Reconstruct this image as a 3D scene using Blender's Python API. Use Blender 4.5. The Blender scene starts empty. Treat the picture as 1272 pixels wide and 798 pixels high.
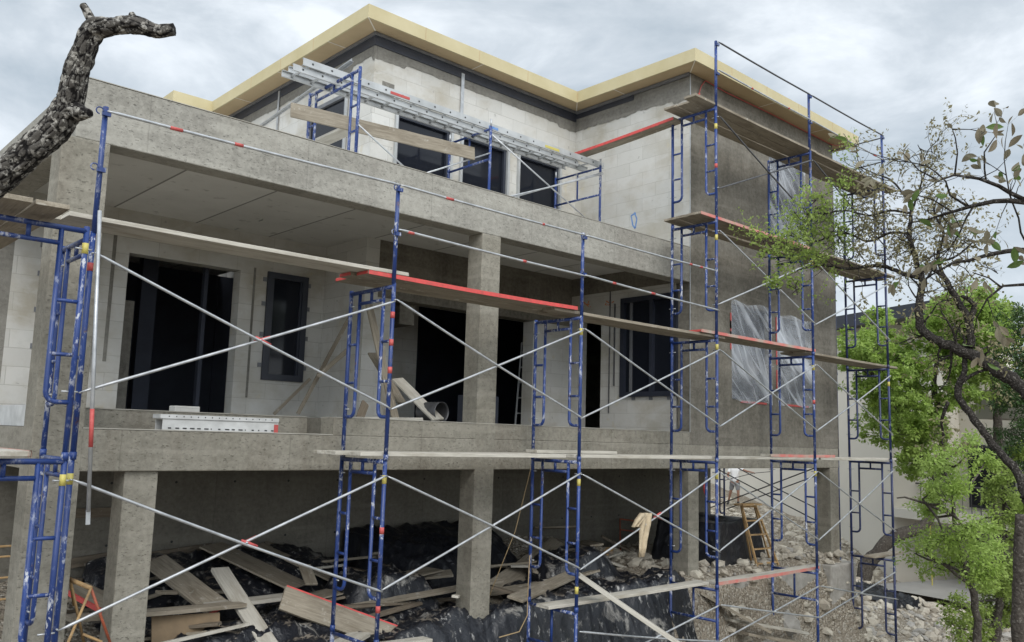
import bpy, math, random
import numpy as np
from mathutils import Vector, Matrix, noise
random.seed(7)
scn = bpy.context.scene
col = scn.collection
R = math.radians

# ------------------------------------------------------------------ camera
F, CX, CY = 1072.88, 636.0, 399.0            # measured from the vanishing points of the building
yaw, pitch, roll = 0.74057081, 0.13345279, 0.0292592
fwd = Vector((math.sin(yaw)*math.cos(pitch), math.cos(yaw)*math.cos(pitch), math.sin(pitch)))
rgt0 = Vector((math.cos(yaw), -math.sin(yaw), 0)); up0 = rgt0.cross(fwd)
rgt = rgt0*math.cos(roll)+up0*math.sin(roll); upv = -rgt0*math.sin(roll)+up0*math.cos(roll)
cd = bpy.data.cameras.new('camera'); cam = bpy.data.objects.new('camera', cd); col.objects.link(cam)
cam.matrix_world = Matrix(((rgt.x, upv.x, -fwd.x, 0), (rgt.y, upv.y, -fwd.y, 0), (rgt.z, upv.z, -fwd.z, 0), (0, 0, 0, 1)))
cd.sensor_width = 36; cd.lens = F/1272*36; cd.clip_end = 3000; cd.clip_start = 0.05
scn.camera = cam

def ray(x, y):                                # surveying helpers: sight line of a photo point
    return rgt*((x-CX)/F) - upv*((y-CY)/F) + fwd
def aY(x, y, Y): d = ray(x, y); return d*(Y/d.y)
def aX(x, y, X): d = ray(x, y); return d*(X/d.x)
def aZ(x, y, Z): d = ray(x, y); return d*(Z/d.z)
def aD(x, y, D): return ray(x, y)*D

# ------------------------------------------------------------------ node materials
def nodes(name):
    m = bpy.data.materials.new(name); m.use_nodes = True
    nt = m.node_tree; b = nt.nodes['Principled BSDF']
    return m, nt, b
def N(nt, t, **kw):
    n = nt.nodes.new(t)
    for k, v in kw.items():
        if k in n.inputs: n.inputs[k].default_value = v
        else: setattr(n, k, v)
    return n
def c4(c): return (c[0], c[1], c[2], 1)
def mathn(nt, op, a, b=None, clamp=False):
    n = nt.nodes.new('ShaderNodeMath'); n.operation = op; n.use_clamp = clamp
    for i, v in enumerate((a, b)):
        if v is None: continue
        if hasattr(v, 'is_linked'): nt.links.new(v, n.inputs[i])
        else: n.inputs[i].default_value = v
    return n.outputs[0]
def mixc(nt, f, a, b, mode='MIX'):
    n = nt.nodes.new('ShaderNodeMix'); n.data_type = 'RGBA'; n.blend_type = mode
    for s, v in ((n.inputs[0], f), (n.inputs[6], a), (n.inputs[7], b)):
        if hasattr(v, 'is_linked'): nt.links.new(v, s)
        elif isinstance(v, (tuple, list)): s.default_value = c4(v)
        else: s.default_value = v
    return n.outputs[2]
def coord(nt, kind='pos', scale=(1, 1, 1)):
    if kind == 'pos': s = nt.nodes.new('ShaderNodeNewGeometry').outputs['Position']
    else:
        tc = nt.nodes.new('ShaderNodeTexCoord'); oi = nt.nodes.new('ShaderNodeObjectInfo')
        ml = N(nt, 'ShaderNodeVectorMath', operation='ADD'); nt.links.new(tc.outputs['Object'], ml.inputs[0])
        sc = N(nt, 'ShaderNodeVectorMath', operation='SCALE'); nt.links.new(oi.outputs['Location'], sc.inputs[0]); sc.inputs['Scale'].default_value = 3.7
        nt.links.new(sc.outputs[0], ml.inputs[1]); s = ml.outputs[0]
    mp = nt.nodes.new('ShaderNodeMapping'); nt.links.new(s, mp.inputs[0]); mp.inputs['Scale'].default_value = scale
    return mp.outputs[0]
def noi(nt, vec, scale, detail=4, rough=.55, lo=.3, hi=.7, dist=0):
    n = N(nt, 'ShaderNodeTexNoise', Scale=scale, Detail=detail, Roughness=rough, Distortion=dist)
    nt.links.new(vec, n.inputs['Vector'])
    r = nt.nodes.new('ShaderNodeMapRange'); r.inputs[1].default_value = lo; r.inputs[2].default_value = hi
    nt.links.new(n.outputs[0], r.inputs[0]); return r.outputs[0]
def bump(nt, b, h, strength=.4, dist=.01):
    n = N(nt, 'ShaderNodeBump', Strength=strength, Distance=dist); nt.links.new(h, n.inputs['Height'])
    nt.links.new(n.outputs[0], b.inputs['Normal']); return n
def simple(name, c, rough=.7, metal=0, c2=None, scale=8, kind='pos', bs=None, bstr=.3, bd=.005, sc=(1, 1, 1), spec=None):
    m, nt, b = nodes(name)
    b.inputs['Roughness'].default_value = rough; b.inputs['Metallic'].default_value = metal
    if spec is not None: b.inputs['Specular IOR Level'].default_value = spec
    v = coord(nt, kind, sc)
    if c2: nt.links.new(mixc(nt, noi(nt, v, scale, 5), c, c2), b.inputs['Base Color'])
    else: b.inputs['Base Color'].default_value = c4(c)
    if bs: bump(nt, b, noi(nt, v, bs, 4, lo=0, hi=1), bstr, bd)
    return m

def concrete(name, c1, c2, c3, pit=.6, streak=.5, fine=1.0):
    m, nt, b = nodes(name); b.inputs['Roughness'].default_value = .92; b.inputs['Specular IOR Level'].default_value = .25
    v = coord(nt); vs = coord(nt, scale=(1, 1, .16)); vh = coord(nt, scale=(1, 1, 2.4))
    a = mixc(nt, noi(nt, v, 1.6, 6, .6), c1, c2)
    a = mixc(nt, mathn(nt, 'MULTIPLY', noi(nt, coord(nt, scale=(1, 1, 1.6)), .45, 3, .5, .42, .62, .6), .38), a, [x*.72 for x in c1])
    a = mixc(nt, mathn(nt, 'MULTIPLY', noi(nt, coord(nt, scale=(.5, .5, 1)), 1.1, 4, .6, .52, .66, .8), .32), a, [min(1, x*1.12) for x in c2])
    a = mixc(nt, mathn(nt, 'MULTIPLY', noi(nt, vs, 3.2, 4, lo=.5, hi=.75), streak), a, c3)
    g = noi(nt, v, 16, 5, .7, .35, .7)
    a = mixc(nt, .30, a, mixc(nt, g, [x*.62 for x in c1], [min(1, x*1.35) for x in c2]))
    p = noi(nt, vh, 26*fine, 3, .6, .60, .72)          # pock marks left by the formwork
    a = mixc(nt, mathn(nt, 'MULTIPLY', p, pit), a, [x*.45 for x in c1])
    # joints of the formwork sheets: a fine fin every 2.44 m and small rusty tie spots
    s = nt.nodes.new('ShaderNodeSeparateXYZ'); nt.links.new(v, s.inputs[0])
    fr = mathn(nt, 'FRACT', mathn(nt, 'DIVIDE', mathn(nt, 'ADD', mathn(nt, 'ADD', s.outputs[0], s.outputs[1]), mathn(nt, 'MULTIPLY', noi(nt, v, 6, 3, .6, 0, 1), .02)), 1.83))
    ln = mathn(nt, 'LESS_THAN', mathn(nt, 'ABSOLUTE', mathn(nt, 'SUBTRACT', fr, .5)), .0035)
    a = mixc(nt, mathn(nt, 'MULTIPLY', ln, .35), a, [x*.6 for x in c1])
    pr = noi(nt, coord(nt, scale=(.25, .25, 3)), 2.2, 3, .5, .55, .62); a = mixc(nt, mathn(nt, 'MULTIPLY', pr, .22), a, [min(1, x*1.25) for x in c2])
    nt.links.new(a, b.inputs['Base Color'])
    h = mathn(nt, 'SUBTRACT', noi(nt, v, 22, 5, .7, 0, 1), mathn(nt, 'MULTIPLY', p, .8)); h = mathn(nt, 'ADD', h, mathn(nt, 'MULTIPLY', ln, .8))
    bump(nt, b, h, .55, .012)
    return m
M = {}
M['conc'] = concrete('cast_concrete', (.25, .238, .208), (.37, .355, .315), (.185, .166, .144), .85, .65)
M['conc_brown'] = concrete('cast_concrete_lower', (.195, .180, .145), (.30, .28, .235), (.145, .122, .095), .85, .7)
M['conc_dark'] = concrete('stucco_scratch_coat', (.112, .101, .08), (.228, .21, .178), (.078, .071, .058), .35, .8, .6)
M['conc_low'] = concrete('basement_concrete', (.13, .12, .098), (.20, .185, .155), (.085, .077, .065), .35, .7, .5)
M['conc_gray'] = concrete('bond_beam_render', (.17, .16, .14), (.24, .23, .205), (.12, .112, .10), .2, .8, .6)
# ceiling cast in boards
m, nt, b = nodes('ceiling_concrete'); b.inputs['Roughness'].default_value = .9
v = coord(nt); sx = nt.nodes.new('ShaderNodeSeparateXYZ'); nt.links.new(v, sx.inputs[0])
fr = mathn(nt, 'FRACT', mathn(nt, 'DIVIDE', mathn(nt, 'ADD', sx.outputs[0], .3), 1.22))
seam = mathn(nt, 'LESS_THAN', mathn(nt, 'ABSOLUTE', mathn(nt, 'SUBTRACT', fr, .5)), .012)
bd = nt.nodes.new('ShaderNodeTexWhiteNoise'); bd.noise_dimensions = '1D'
nt.links.new(mathn(nt, 'FLOOR', mathn(nt, 'ADD', mathn(nt, 'DIVIDE', mathn(nt, 'ADD', sx.outputs[0], .3), 1.22), .5)), bd.inputs['W'])
a = mixc(nt, noi(nt, v, 1.3, 6, .6), (.66, .65, .62), (.78, .77, .74))
a = mixc(nt, mathn(nt, 'MULTIPLY', bd.outputs[0], .5), a, (.50, .49, .46))
a = mixc(nt, mathn(nt, 'MULTIPLY', noi(nt, v, 5, 4, lo=.62, hi=.75), .6), a, (.22, .21, .19))
a = mixc(nt, mathn(nt, 'MULTIPLY', seam, .8), a, (.16, .155, .145))
nt.links.new(a, b.inputs['Base Color']); bump(nt, b, noi(nt, v, 12, 4, lo=0, hi=1), .2, .01); M['ceil'] = m
# aerated blocks, bare, with thin joints, chips and glue stains
def blocks(name, c1, c2, joint, stain=.5):
    m, nt, b = nodes(name); b.inputs['Roughness'].default_value = .93; b.inputs['Specular IOR Level'].default_value = .2
    v = coord(nt); s = nt.nodes.new('ShaderNodeSeparateXYZ'); nt.links.new(v, s.inputs[0])
    cb = nt.nodes.new('ShaderNodeCombineXYZ'); nt.links.new(mathn(nt, 'ADD', s.outputs[0], s.outputs[1]), cb.inputs[0]); nt.links.new(s.outputs[2], cb.inputs[1])
    wob = N(nt, 'ShaderNodeTexNoise', Scale=5.0, Detail=3); nt.links.new(v, wob.inputs['Vector'])
    add = N(nt, 'ShaderNodeVectorMath', operation='MULTIPLY_ADD'); nt.links.new(wob.outputs['Color'], add.inputs[0]); add.inputs[1].default_value = (.018, .018, 0); nt.links.new(cb.outputs[0], add.inputs[2])
    br = N(nt, 'ShaderNodeTexBrick', Scale=1.0); nt.links.new(add.outputs[0], br.inputs['Vector'])
    br.inputs['Color1'].default_value = c4(c1); br.inputs['Color2'].default_value = c4(c2); br.inputs['Mortar'].default_value = c4(joint)
    br.inputs['Mortar Size'].default_value = .004; br.inputs['Mortar Smooth'].default_value = .3
    br.inputs['Brick Width'].default_value = .62; br.inputs['Row Height'].default_value = .25
    a = mixc(nt, mathn(nt, 'MULTIPLY', noi(nt, v, 1.1, 5, .6, .45, .68), stain), br.outputs['Color'], (.40, .37, .31))
    a = mixc(nt, mathn(nt, 'MULTIPLY', noi(nt, v, 6, 6, .7, .55, .8), .35), a, (.36, .36, .34))
    a = mixc(nt, mathn(nt, 'MULTIPLY', noi(nt, coord(nt, scale=(.6, .6, 1.6)), 2.4, 5, .65, .50, .62, .8), .6), a, (.53, .525, .50))
    a = mixc(nt, mathn(nt, 'MULTIPLY', noi(nt, v, 2.3, 3, .6, .66, .70), .35), a, (.50, .44, .30))
    a = mixc(nt, mathn(nt, 'MULTIPLY', noi(nt, v, 9, 3, .6, .68, .74), .5), a, (.22, .215, .20))
    nt.links.new(a, b.inputs['Base Color'])
    h = mathn(nt, 'SUBTRACT', noi(nt, v, 18, 5, .7, 0, 1), mathn(nt, 'MULTIPLY', br.outputs['Fac'], 1.2))
    bump(nt, b, h, .35, .01); return m
M['block'] = blocks('aerated_block', (.50, .49, .455), (.58, .57, .54), (.38, .37, .34), .9)
M['block_shade'] = blocks('aerated_block_dusty_shade', (.50, .49, .46), (.57, .56, .53), (.36, .35, .32), 1.0)  # copy for the shaded porch walls: shade put into slightly darker tones, more stain
# wood plank
def wood(name, c1, c2, c3):
    m, nt, b = nodes(name); b.inputs['Roughness'].default_value = .85; b.inputs['Specular IOR Level'].default_value = .2
    v = coord(nt, 'obj', (1, 14, 14)); v2 = coord(nt, 'obj', (1, 1, 1)); v3 = coord(nt, 'obj', (1.4, 5, 5))
    g = noi(nt, v, 3.2, 6, .65, .3, .7, .4)
    a = mixc(nt, g, c1, c2)
    a = mixc(nt, mathn(nt, 'MULTIPLY', noi(nt, v3, 1.5, 4, lo=.48, hi=.7), .7), a, c3)
    a = mixc(nt, mathn(nt, 'MULTIPLY', noi(nt, v2, 9, 4, .7, .6, .72), .6), a, (.50, .48, .43))
    nt.links.new(a, b.inputs['Base Color']); bump(nt, b, g, .4, .004); return m
M['wood'] = wood('weathered_plank', (.20, .17, .128), (.335, .295, .235), (.15, .122, .088))
M['wood_pale'] = wood('cement_dusted_plank', (.38, .355, .305), (.52, .49, .43), (.27, .24, .19))
M['wood_brown'] = wood('muddy_plank', (.13, .105, .078), (.22, .18, .135), (.09, .075, .058))
M['wood_orange'] = wood('ladder_timber', (.34, .21, .09), (.46, .31, .16), (.24, .165, .10))
M['red_wood'] = simple('red_painted_timber', (.55, .06, .05), .75, c2=(.32, .07, .05), scale=6, kind='obj')
M['red_faint'] = simple('worn_red_paint', (.60, .10, .09), .7, c2=(.36, .33, .27), scale=3, kind='obj')
M['red_edge'] = simple('red_edge_paint', (.66, .075, .07), .6, c2=(.42, .07, .06), scale=14, kind='obj')
# painted steel tube with cement splashes
def tubepaint(name, c, c2, cover=.62):
    m, nt, b = nodes(name); b.inputs['Roughness'].default_value = .42
    v = coord(nt, 'obj'); v2 = coord(nt, 'obj', (1, 1, .5))
    oi_ = nt.nodes.new('ShaderNodeObjectInfo'); a = mixc(nt, noi(nt, v, 5, 4), c, c2); a = mixc(nt, mathn(nt, 'MULTIPLY', oi_.outputs['Random'], .45), a, [x*.5+.012 for x in c])
    sp = noi(nt, v2, 26, 5, .7, cover, cover+.05); sp2 = noi(nt, v, 3.0, 3, .6, .45, .62)
    f = mathn(nt, 'MULTIPLY', sp, sp2)
    a = mixc(nt, mathn(nt, 'MULTIPLY', f, .85), a, (.55, .56, .58))
    rs = mathn(nt, 'MULTIPLY', noi(nt, v, 12, 5, .75, .60, .68), .75)
    a = mixc(nt, rs, a, (.10, .045, .025))
    nt.links.new(a, b.inputs['Base Color'])
    nt.links.new(mathn(nt, 'ADD', mathn(nt, 'MULTIPLY', f, .4), .4), b.inputs['Roughness'])
    bump(nt, b, sp, .25, .002); return m
M['blue'] = tubepaint('blue_tube_paint', (.010, .034, .155), (.018, .052, .215), .535)
M['navy'] = tubepaint('dark_blue_tube_paint', (.014, .024, .085), (.02, .034, .12), .60)
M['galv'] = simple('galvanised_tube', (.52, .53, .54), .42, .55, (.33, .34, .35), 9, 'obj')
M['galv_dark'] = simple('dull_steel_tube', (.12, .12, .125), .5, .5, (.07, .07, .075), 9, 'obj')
M['alu'] = simple('aluminium', (.50, .51, .51), .5, .35, (.36, .37, .37), 4, 'obj')
M['alu_white'] = simple('cement_coated_aluminium', (.62, .62, .61), .7, .1, (.42, .42, .41), 5, 'obj')
M['red'] = simple('red_tape', (.48, .10, .085), .6, c2=(.40, .05, .05), scale=30, kind='obj')
M['yellow'] = simple('yellow_sticker', (.52, .45, .12), .5, c2=(.5, .42, .1), scale=30, kind='obj')
M['white'] = simple('white_paint', (.74, .74, .73), .5, c2=(.62, .62, .61), scale=6)
M['black'] = simple('black_mark', (.02, .02, .02), .6)
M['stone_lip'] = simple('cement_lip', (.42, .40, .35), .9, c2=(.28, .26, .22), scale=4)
M['fascia'] = simple('yellow_sheathing', (.46, .395, .225), .75, c2=(.53, .465, .29), scale=1.8, bs=60, bstr=.15)
M['soffit'] = simple('soffit_sheathing', (.50, .385, .235), .85, c2=(.44, .335, .20), scale=2.0, bs=40, bstr=.1)
M['joint'] = simple('joint_tape', (.74, .70, .60), .8)
M['membrane'] = simple('black_membrane', (.022, .025, .036), .55, c2=(.035, .038, .05), scale=4, bs=30, bstr=.3)
M['flash'] = simple('metal_flashing', (.20, .205, .22), .5, .3, (.14, .145, .155), 5)
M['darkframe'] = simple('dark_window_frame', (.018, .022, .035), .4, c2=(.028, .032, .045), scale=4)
M['inner'] = simple('interior_painted_shade', (.045, .052, .075), .8, c2=(.03, .034, .05), scale=2)  # dark blue shade of the unlit rooms put into the wall colour
m, nt, b = nodes('window_glass'); b.inputs['Base Color'].default_value = (.012, .014, .02, 1); b.inputs['Roughness'].default_value = .08; b.inputs['Specular IOR Level'].default_value = .22
M['glass'] = m
# thin clear plastic film over the openings
m, nt, b = nodes('clear_film'); v = coord(nt)
b.inputs['Base Color'].default_value = (.70, .73, .78, 1); b.inputs['Roughness'].default_value = .2
def rotm(ang, sc):
    g_ = nt.nodes.new('ShaderNodeNewGeometry'); r_ = nt.nodes.new('ShaderNodeMapping'); r_.inputs['Rotation'].default_value = (0, ang, 0); nt.links.new(g_.outputs['Position'], r_.inputs[0])
    s_ = nt.nodes.new('ShaderNodeMapping'); s_.inputs['Scale'].default_value = sc; nt.links.new(r_.outputs[0], s_.inputs[0]); return s_.outputs[0]
w1 = noi(nt, rotm(R(-38), (.5, 1, 5)), 1.0, 2.5, .5, .50, .72, .8); w2 = noi(nt, rotm(R(-62), (.5, 1, 6)), 1.2, 2.5, .5, .52, .72, .8); w3 = noi(nt, coord(nt), 1.3, 3, .5, .4, .65)
w = mathn(nt, 'MAXIMUM', w1, mathn(nt, 'MULTIPLY', w2, .8))
nt.links.new(mathn(nt, 'ADD', mathn(nt, 'ADD', mathn(nt, 'MULTIPLY', w, .45), .16), mathn(nt, 'MULTIPLY', w3, .26)), b.inputs['Alpha'])
bump(nt, b, w, .5, .03); M['film'] = m
# black polythene with dust
def poly(name, dust):
    m, nt, b = nodes(name); v = coord(nt)
    a = mixc(nt, mathn(nt, 'MULTIPLY', noi(nt, v, 3.0, 6, .7, .56, .66, .6), dust), (.012, .013, .017), (.30, .285, .26))
    a = mixc(nt, mathn(nt, 'MULTIPLY', noi(nt, coord(nt, scale=(1, 1, .3)), 11, 4, .7, .60, .70), dust), a, (.42, .41, .39))
    ge = nt.nodes.new('ShaderNodeNewGeometry'); sx = nt.nodes.new('ShaderNodeSeparateXYZ'); nt.links.new(ge.outputs['True Normal'], sx.inputs[0])
    flat = mathn(nt, 'MULTIPLY', mathn(nt, 'GREATER_THAN', sx.outputs[2], .93), noi(nt, v, 4, 5, .7, .46, .56))
    a = mixc(nt, mathn(nt, 'MULTIPLY', flat, dust), a, (.22, .19, .155))
    nt.links.new(a, b.inputs['Base Color']); b.inputs['Roughness'].default_value = .34
    bump(nt, b, noi(nt, v, 5, 5, .6, 0, 1, 1.2), .6, .04); return m
M['poly'] = poly('black_polythene', .85)
M['poly_clean'] = poly('black_polythene_clean', .12)
# soil and rubble
def soil(name, c1, c2, c3):
    m, nt, b = nodes(name); b.inputs['Roughness'].default_value = .95; b.inputs['Specular IOR Level'].default_value = .15; v = coord(nt)
    a = mixc(nt, noi(nt, v, .8, 6, .65), c1, c2)
    vo = N(nt, 'ShaderNodeTexVoronoi', Scale=23.0); nt.links.new(v, vo.inputs['Vector'])
    hs = nt.nodes.new('ShaderNodeSeparateColor'); nt.links.new(vo.outputs['Color'], hs.inputs[0])
    a = mixc(nt, mathn(nt, 'MULTIPLY', mathn(nt, 'GREATER_THAN', hs.outputs[0], .72), .55), a, c3)
    a = mixc(nt, mathn(nt, 'MULTIPLY', noi(nt, v, 24, 4, .7, .45, .65), .5), a, [x*.45 for x in c1])
    nt.links.new(a, b.inputs['Base Color'])
    h = mathn(nt, 'ADD', mathn(nt, 'MULTIPLY', vo.outputs['Distance'], -1.2), noi(nt, v, 14, 5, .7, 0, 1))
    bump(nt, b, h, .9, .05); return m
M['soil'] = soil('stony_soil', (.235, .195, .15), (.37, .325, .26), (.52, .48, .41))
M['stone'] = simple('limestone', (.52, .48, .40), .9, c2=(.30, .26, .21), scale=2.5, bs=12, bstr=.5, bd=.02)
M['stone_gray'] = simple('broken_concrete', (.36, .34, .31), .9, c2=(.24, .225, .20), scale=6, bs=14, bstr=.6, bd=.02)
M['paving'] = simple('paving', (.34, .33, .31), .85, c2=(.28, .27, .25), scale=1.5)
M['cream'] = simple('cream_stucco', (.68, .64, .56), .9, c2=(.62, .585, .515), scale=.6, bs=30, bstr=.1)
M['taupe'] = simple('taupe_stucco', (.36, .335, .29), .9, c2=(.31, .29, .25), scale=.8)
# bark
def bark(name, c1, c2, c3, s=1.0):
    m, nt, b = nodes(name); b.inputs['Roughness'].default_value = .95; b.inputs['Specular IOR Level'].default_value = .15
    v = coord(nt)
    vo = N(nt, 'ShaderNodeTexVoronoi', Scale=26.0*s); vo.feature = 'DISTANCE_TO_EDGE'; nt.links.new(v, vo.inputs['Vector'])
    a = mixc(nt, noi(nt, v, 30*s, 5, .7, .35, .65), c1, c2)
    a = mixc(nt, noi(nt, v, 45*s, 4, .7, .56, .64), a, c3)
    nt.links.new(a, b.inputs['Base Color'])
    bump(nt, b, mathn(nt, 'ADD', noi(nt, v, 60*s, 5, .7, 0, 1), mathn(nt, 'MINIMUM', mathn(nt, 'MULTIPLY', vo.outputs['Distance'], 3), .8)), .8, .012); return m
M['bark'] = bark('dark_bark', (.018, .016, .014), (.048, .042, .037), (.15, .138, .122))
M['bark_far'] = bark('grey_bark', (.05, .042, .036), (.10, .088, .075), (.17, .155, .135), .5)
# bark of the near limb: pale flaky ridge tops, charred-looking grooves (ridge height stored per vertex)
m, nt, b = nodes('flaky_bark'); b.inputs['Roughness'].default_value = .95; b.inputs['Specular IOR Level'].default_value = .15
at = nt.nodes.new('ShaderNodeAttribute'); at.attribute_name = 'ridge'; v = coord(nt)
ra = mathn(nt, 'ADD', at.outputs['Fac'], mathn(nt, 'MULTIPLY', mathn(nt, 'SUBTRACT', noi(nt, v, 60, 4, .7, 0, 1), .5), .7))
a = mixc(nt, mathn(nt, 'MULTIPLY', mathn(nt, 'SUBTRACT', ra, .22), 2.6, True), (.008, .007, .007), (.085, .078, .07))
a = mixc(nt, mathn(nt, 'MULTIPLY', noi(nt, v, 26, 5, .7, .52, .60), .85), a, (.38, .36, .325))
a = mixc(nt, mathn(nt, 'MULTIPLY', mathn(nt, 'SUBTRACT', .30, ra), 4.0, True), a, (.010, .009, .009))
nt.links.new(a, b.inputs['Base Color']); bump(nt, b, noi(nt, v, 80, 4, .7, 0, 1), .7, .008); M['flaky'] = m
def leafm(name, c, c2, tr=.35):
    m, nt, b = nodes(name); b.inputs['Roughness'].default_value = .6; b.inputs['Specular IOR Level'].default_value = .3
    v = coord(nt); a = mixc(nt, noi(nt, v, 2.5, 3, lo=.35, hi=.65), c, c2)
    wn = nt.nodes.new('ShaderNodeTexWhiteNoise'); g = nt.nodes.new('ShaderNodeNewGeometry')
    nt.links.new(g.outputs['Random Per Island'], wn.inputs['Vector'])
    a = mixc(nt, mathn(nt, 'MULTIPLY', wn.outputs['Value'], .5), a, [x*.55 for x in c2])
    nt.links.new(a, b.inputs['Base Color'])
    t = nt.nodes.new('ShaderNodeBsdfTranslucent'); nt.links.new(a, t.inputs['Color'])
    mx = nt.nodes.new('ShaderNodeMixShader'); mx.inputs[0].default_value = tr
    nt.links.new(b.outputs[0], mx.inputs[1]); nt.links.new(t.outputs[0], mx.inputs[2])
    nt.links.new(mx.outputs[0], nt.nodes['Material Output'].inputs['Surface']); return m
M['leaf_bright'] = leafm('bright_spring_leaves', (.33, .46, .09), (.41, .55, .16), .5)
M['leaf_mid'] = leafm('mid_green_leaves', (.25, .35, .07), (.36, .46, .13), .45)
M['leaf_dark'] = leafm('cedar_foliage', (.035, .075, .02), (.06, .11, .03), .2)
M['leaf_oak'] = leafm('old_oak_leaves', (.27, .25, .17), (.21, .17, .115), .35)
M['leaf_oakgreen'] = leafm('green_oak_leaves', (.10, .17, .04), (.14, .20, .06), .4)
M['catkin'] = leafm('oak_catkins', (.30, .27, .15), (.24, .22, .12), .3)
M['skin'] = simple('skin', (.28, .15, .10), .6); M['shirt'] = simple('white_cotton', (.78, .78, .78), .9)
M['shorts'] = simple('grey_shorts', (.20, .20, .21), .9); M['boot'] = simple('dark_boots', (.03, .028, .025), .7)
M['hair'] = simple('dark_hair', (.02, .016, .012), .8)
M['cloth'] = simple('tan_cloth', (.50, .41, .28), .9, c2=(.34, .27, .18), scale=6, bs=14, bstr=.6, bd=.02)
M['rope'] = simple('rope', (.30, .22, .12), .9)
M['orange_tube'] = simple('orange_tube', (.42, .10, .05), .6, c2=(.28, .08, .04), scale=6)
M['blue_chalk'] = simple('blue_spray_paint', (.10, .22, .50), .9, c2=(.2, .32, .55), scale=20)
M['orange_chalk'] = simple('orange_spray_paint', (.62, .20, .07), .9)
M['osb'] = simple('plywood_offcut', (.24, .17, .10), .85, c2=(.16, .115, .07), scale=5)

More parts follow.
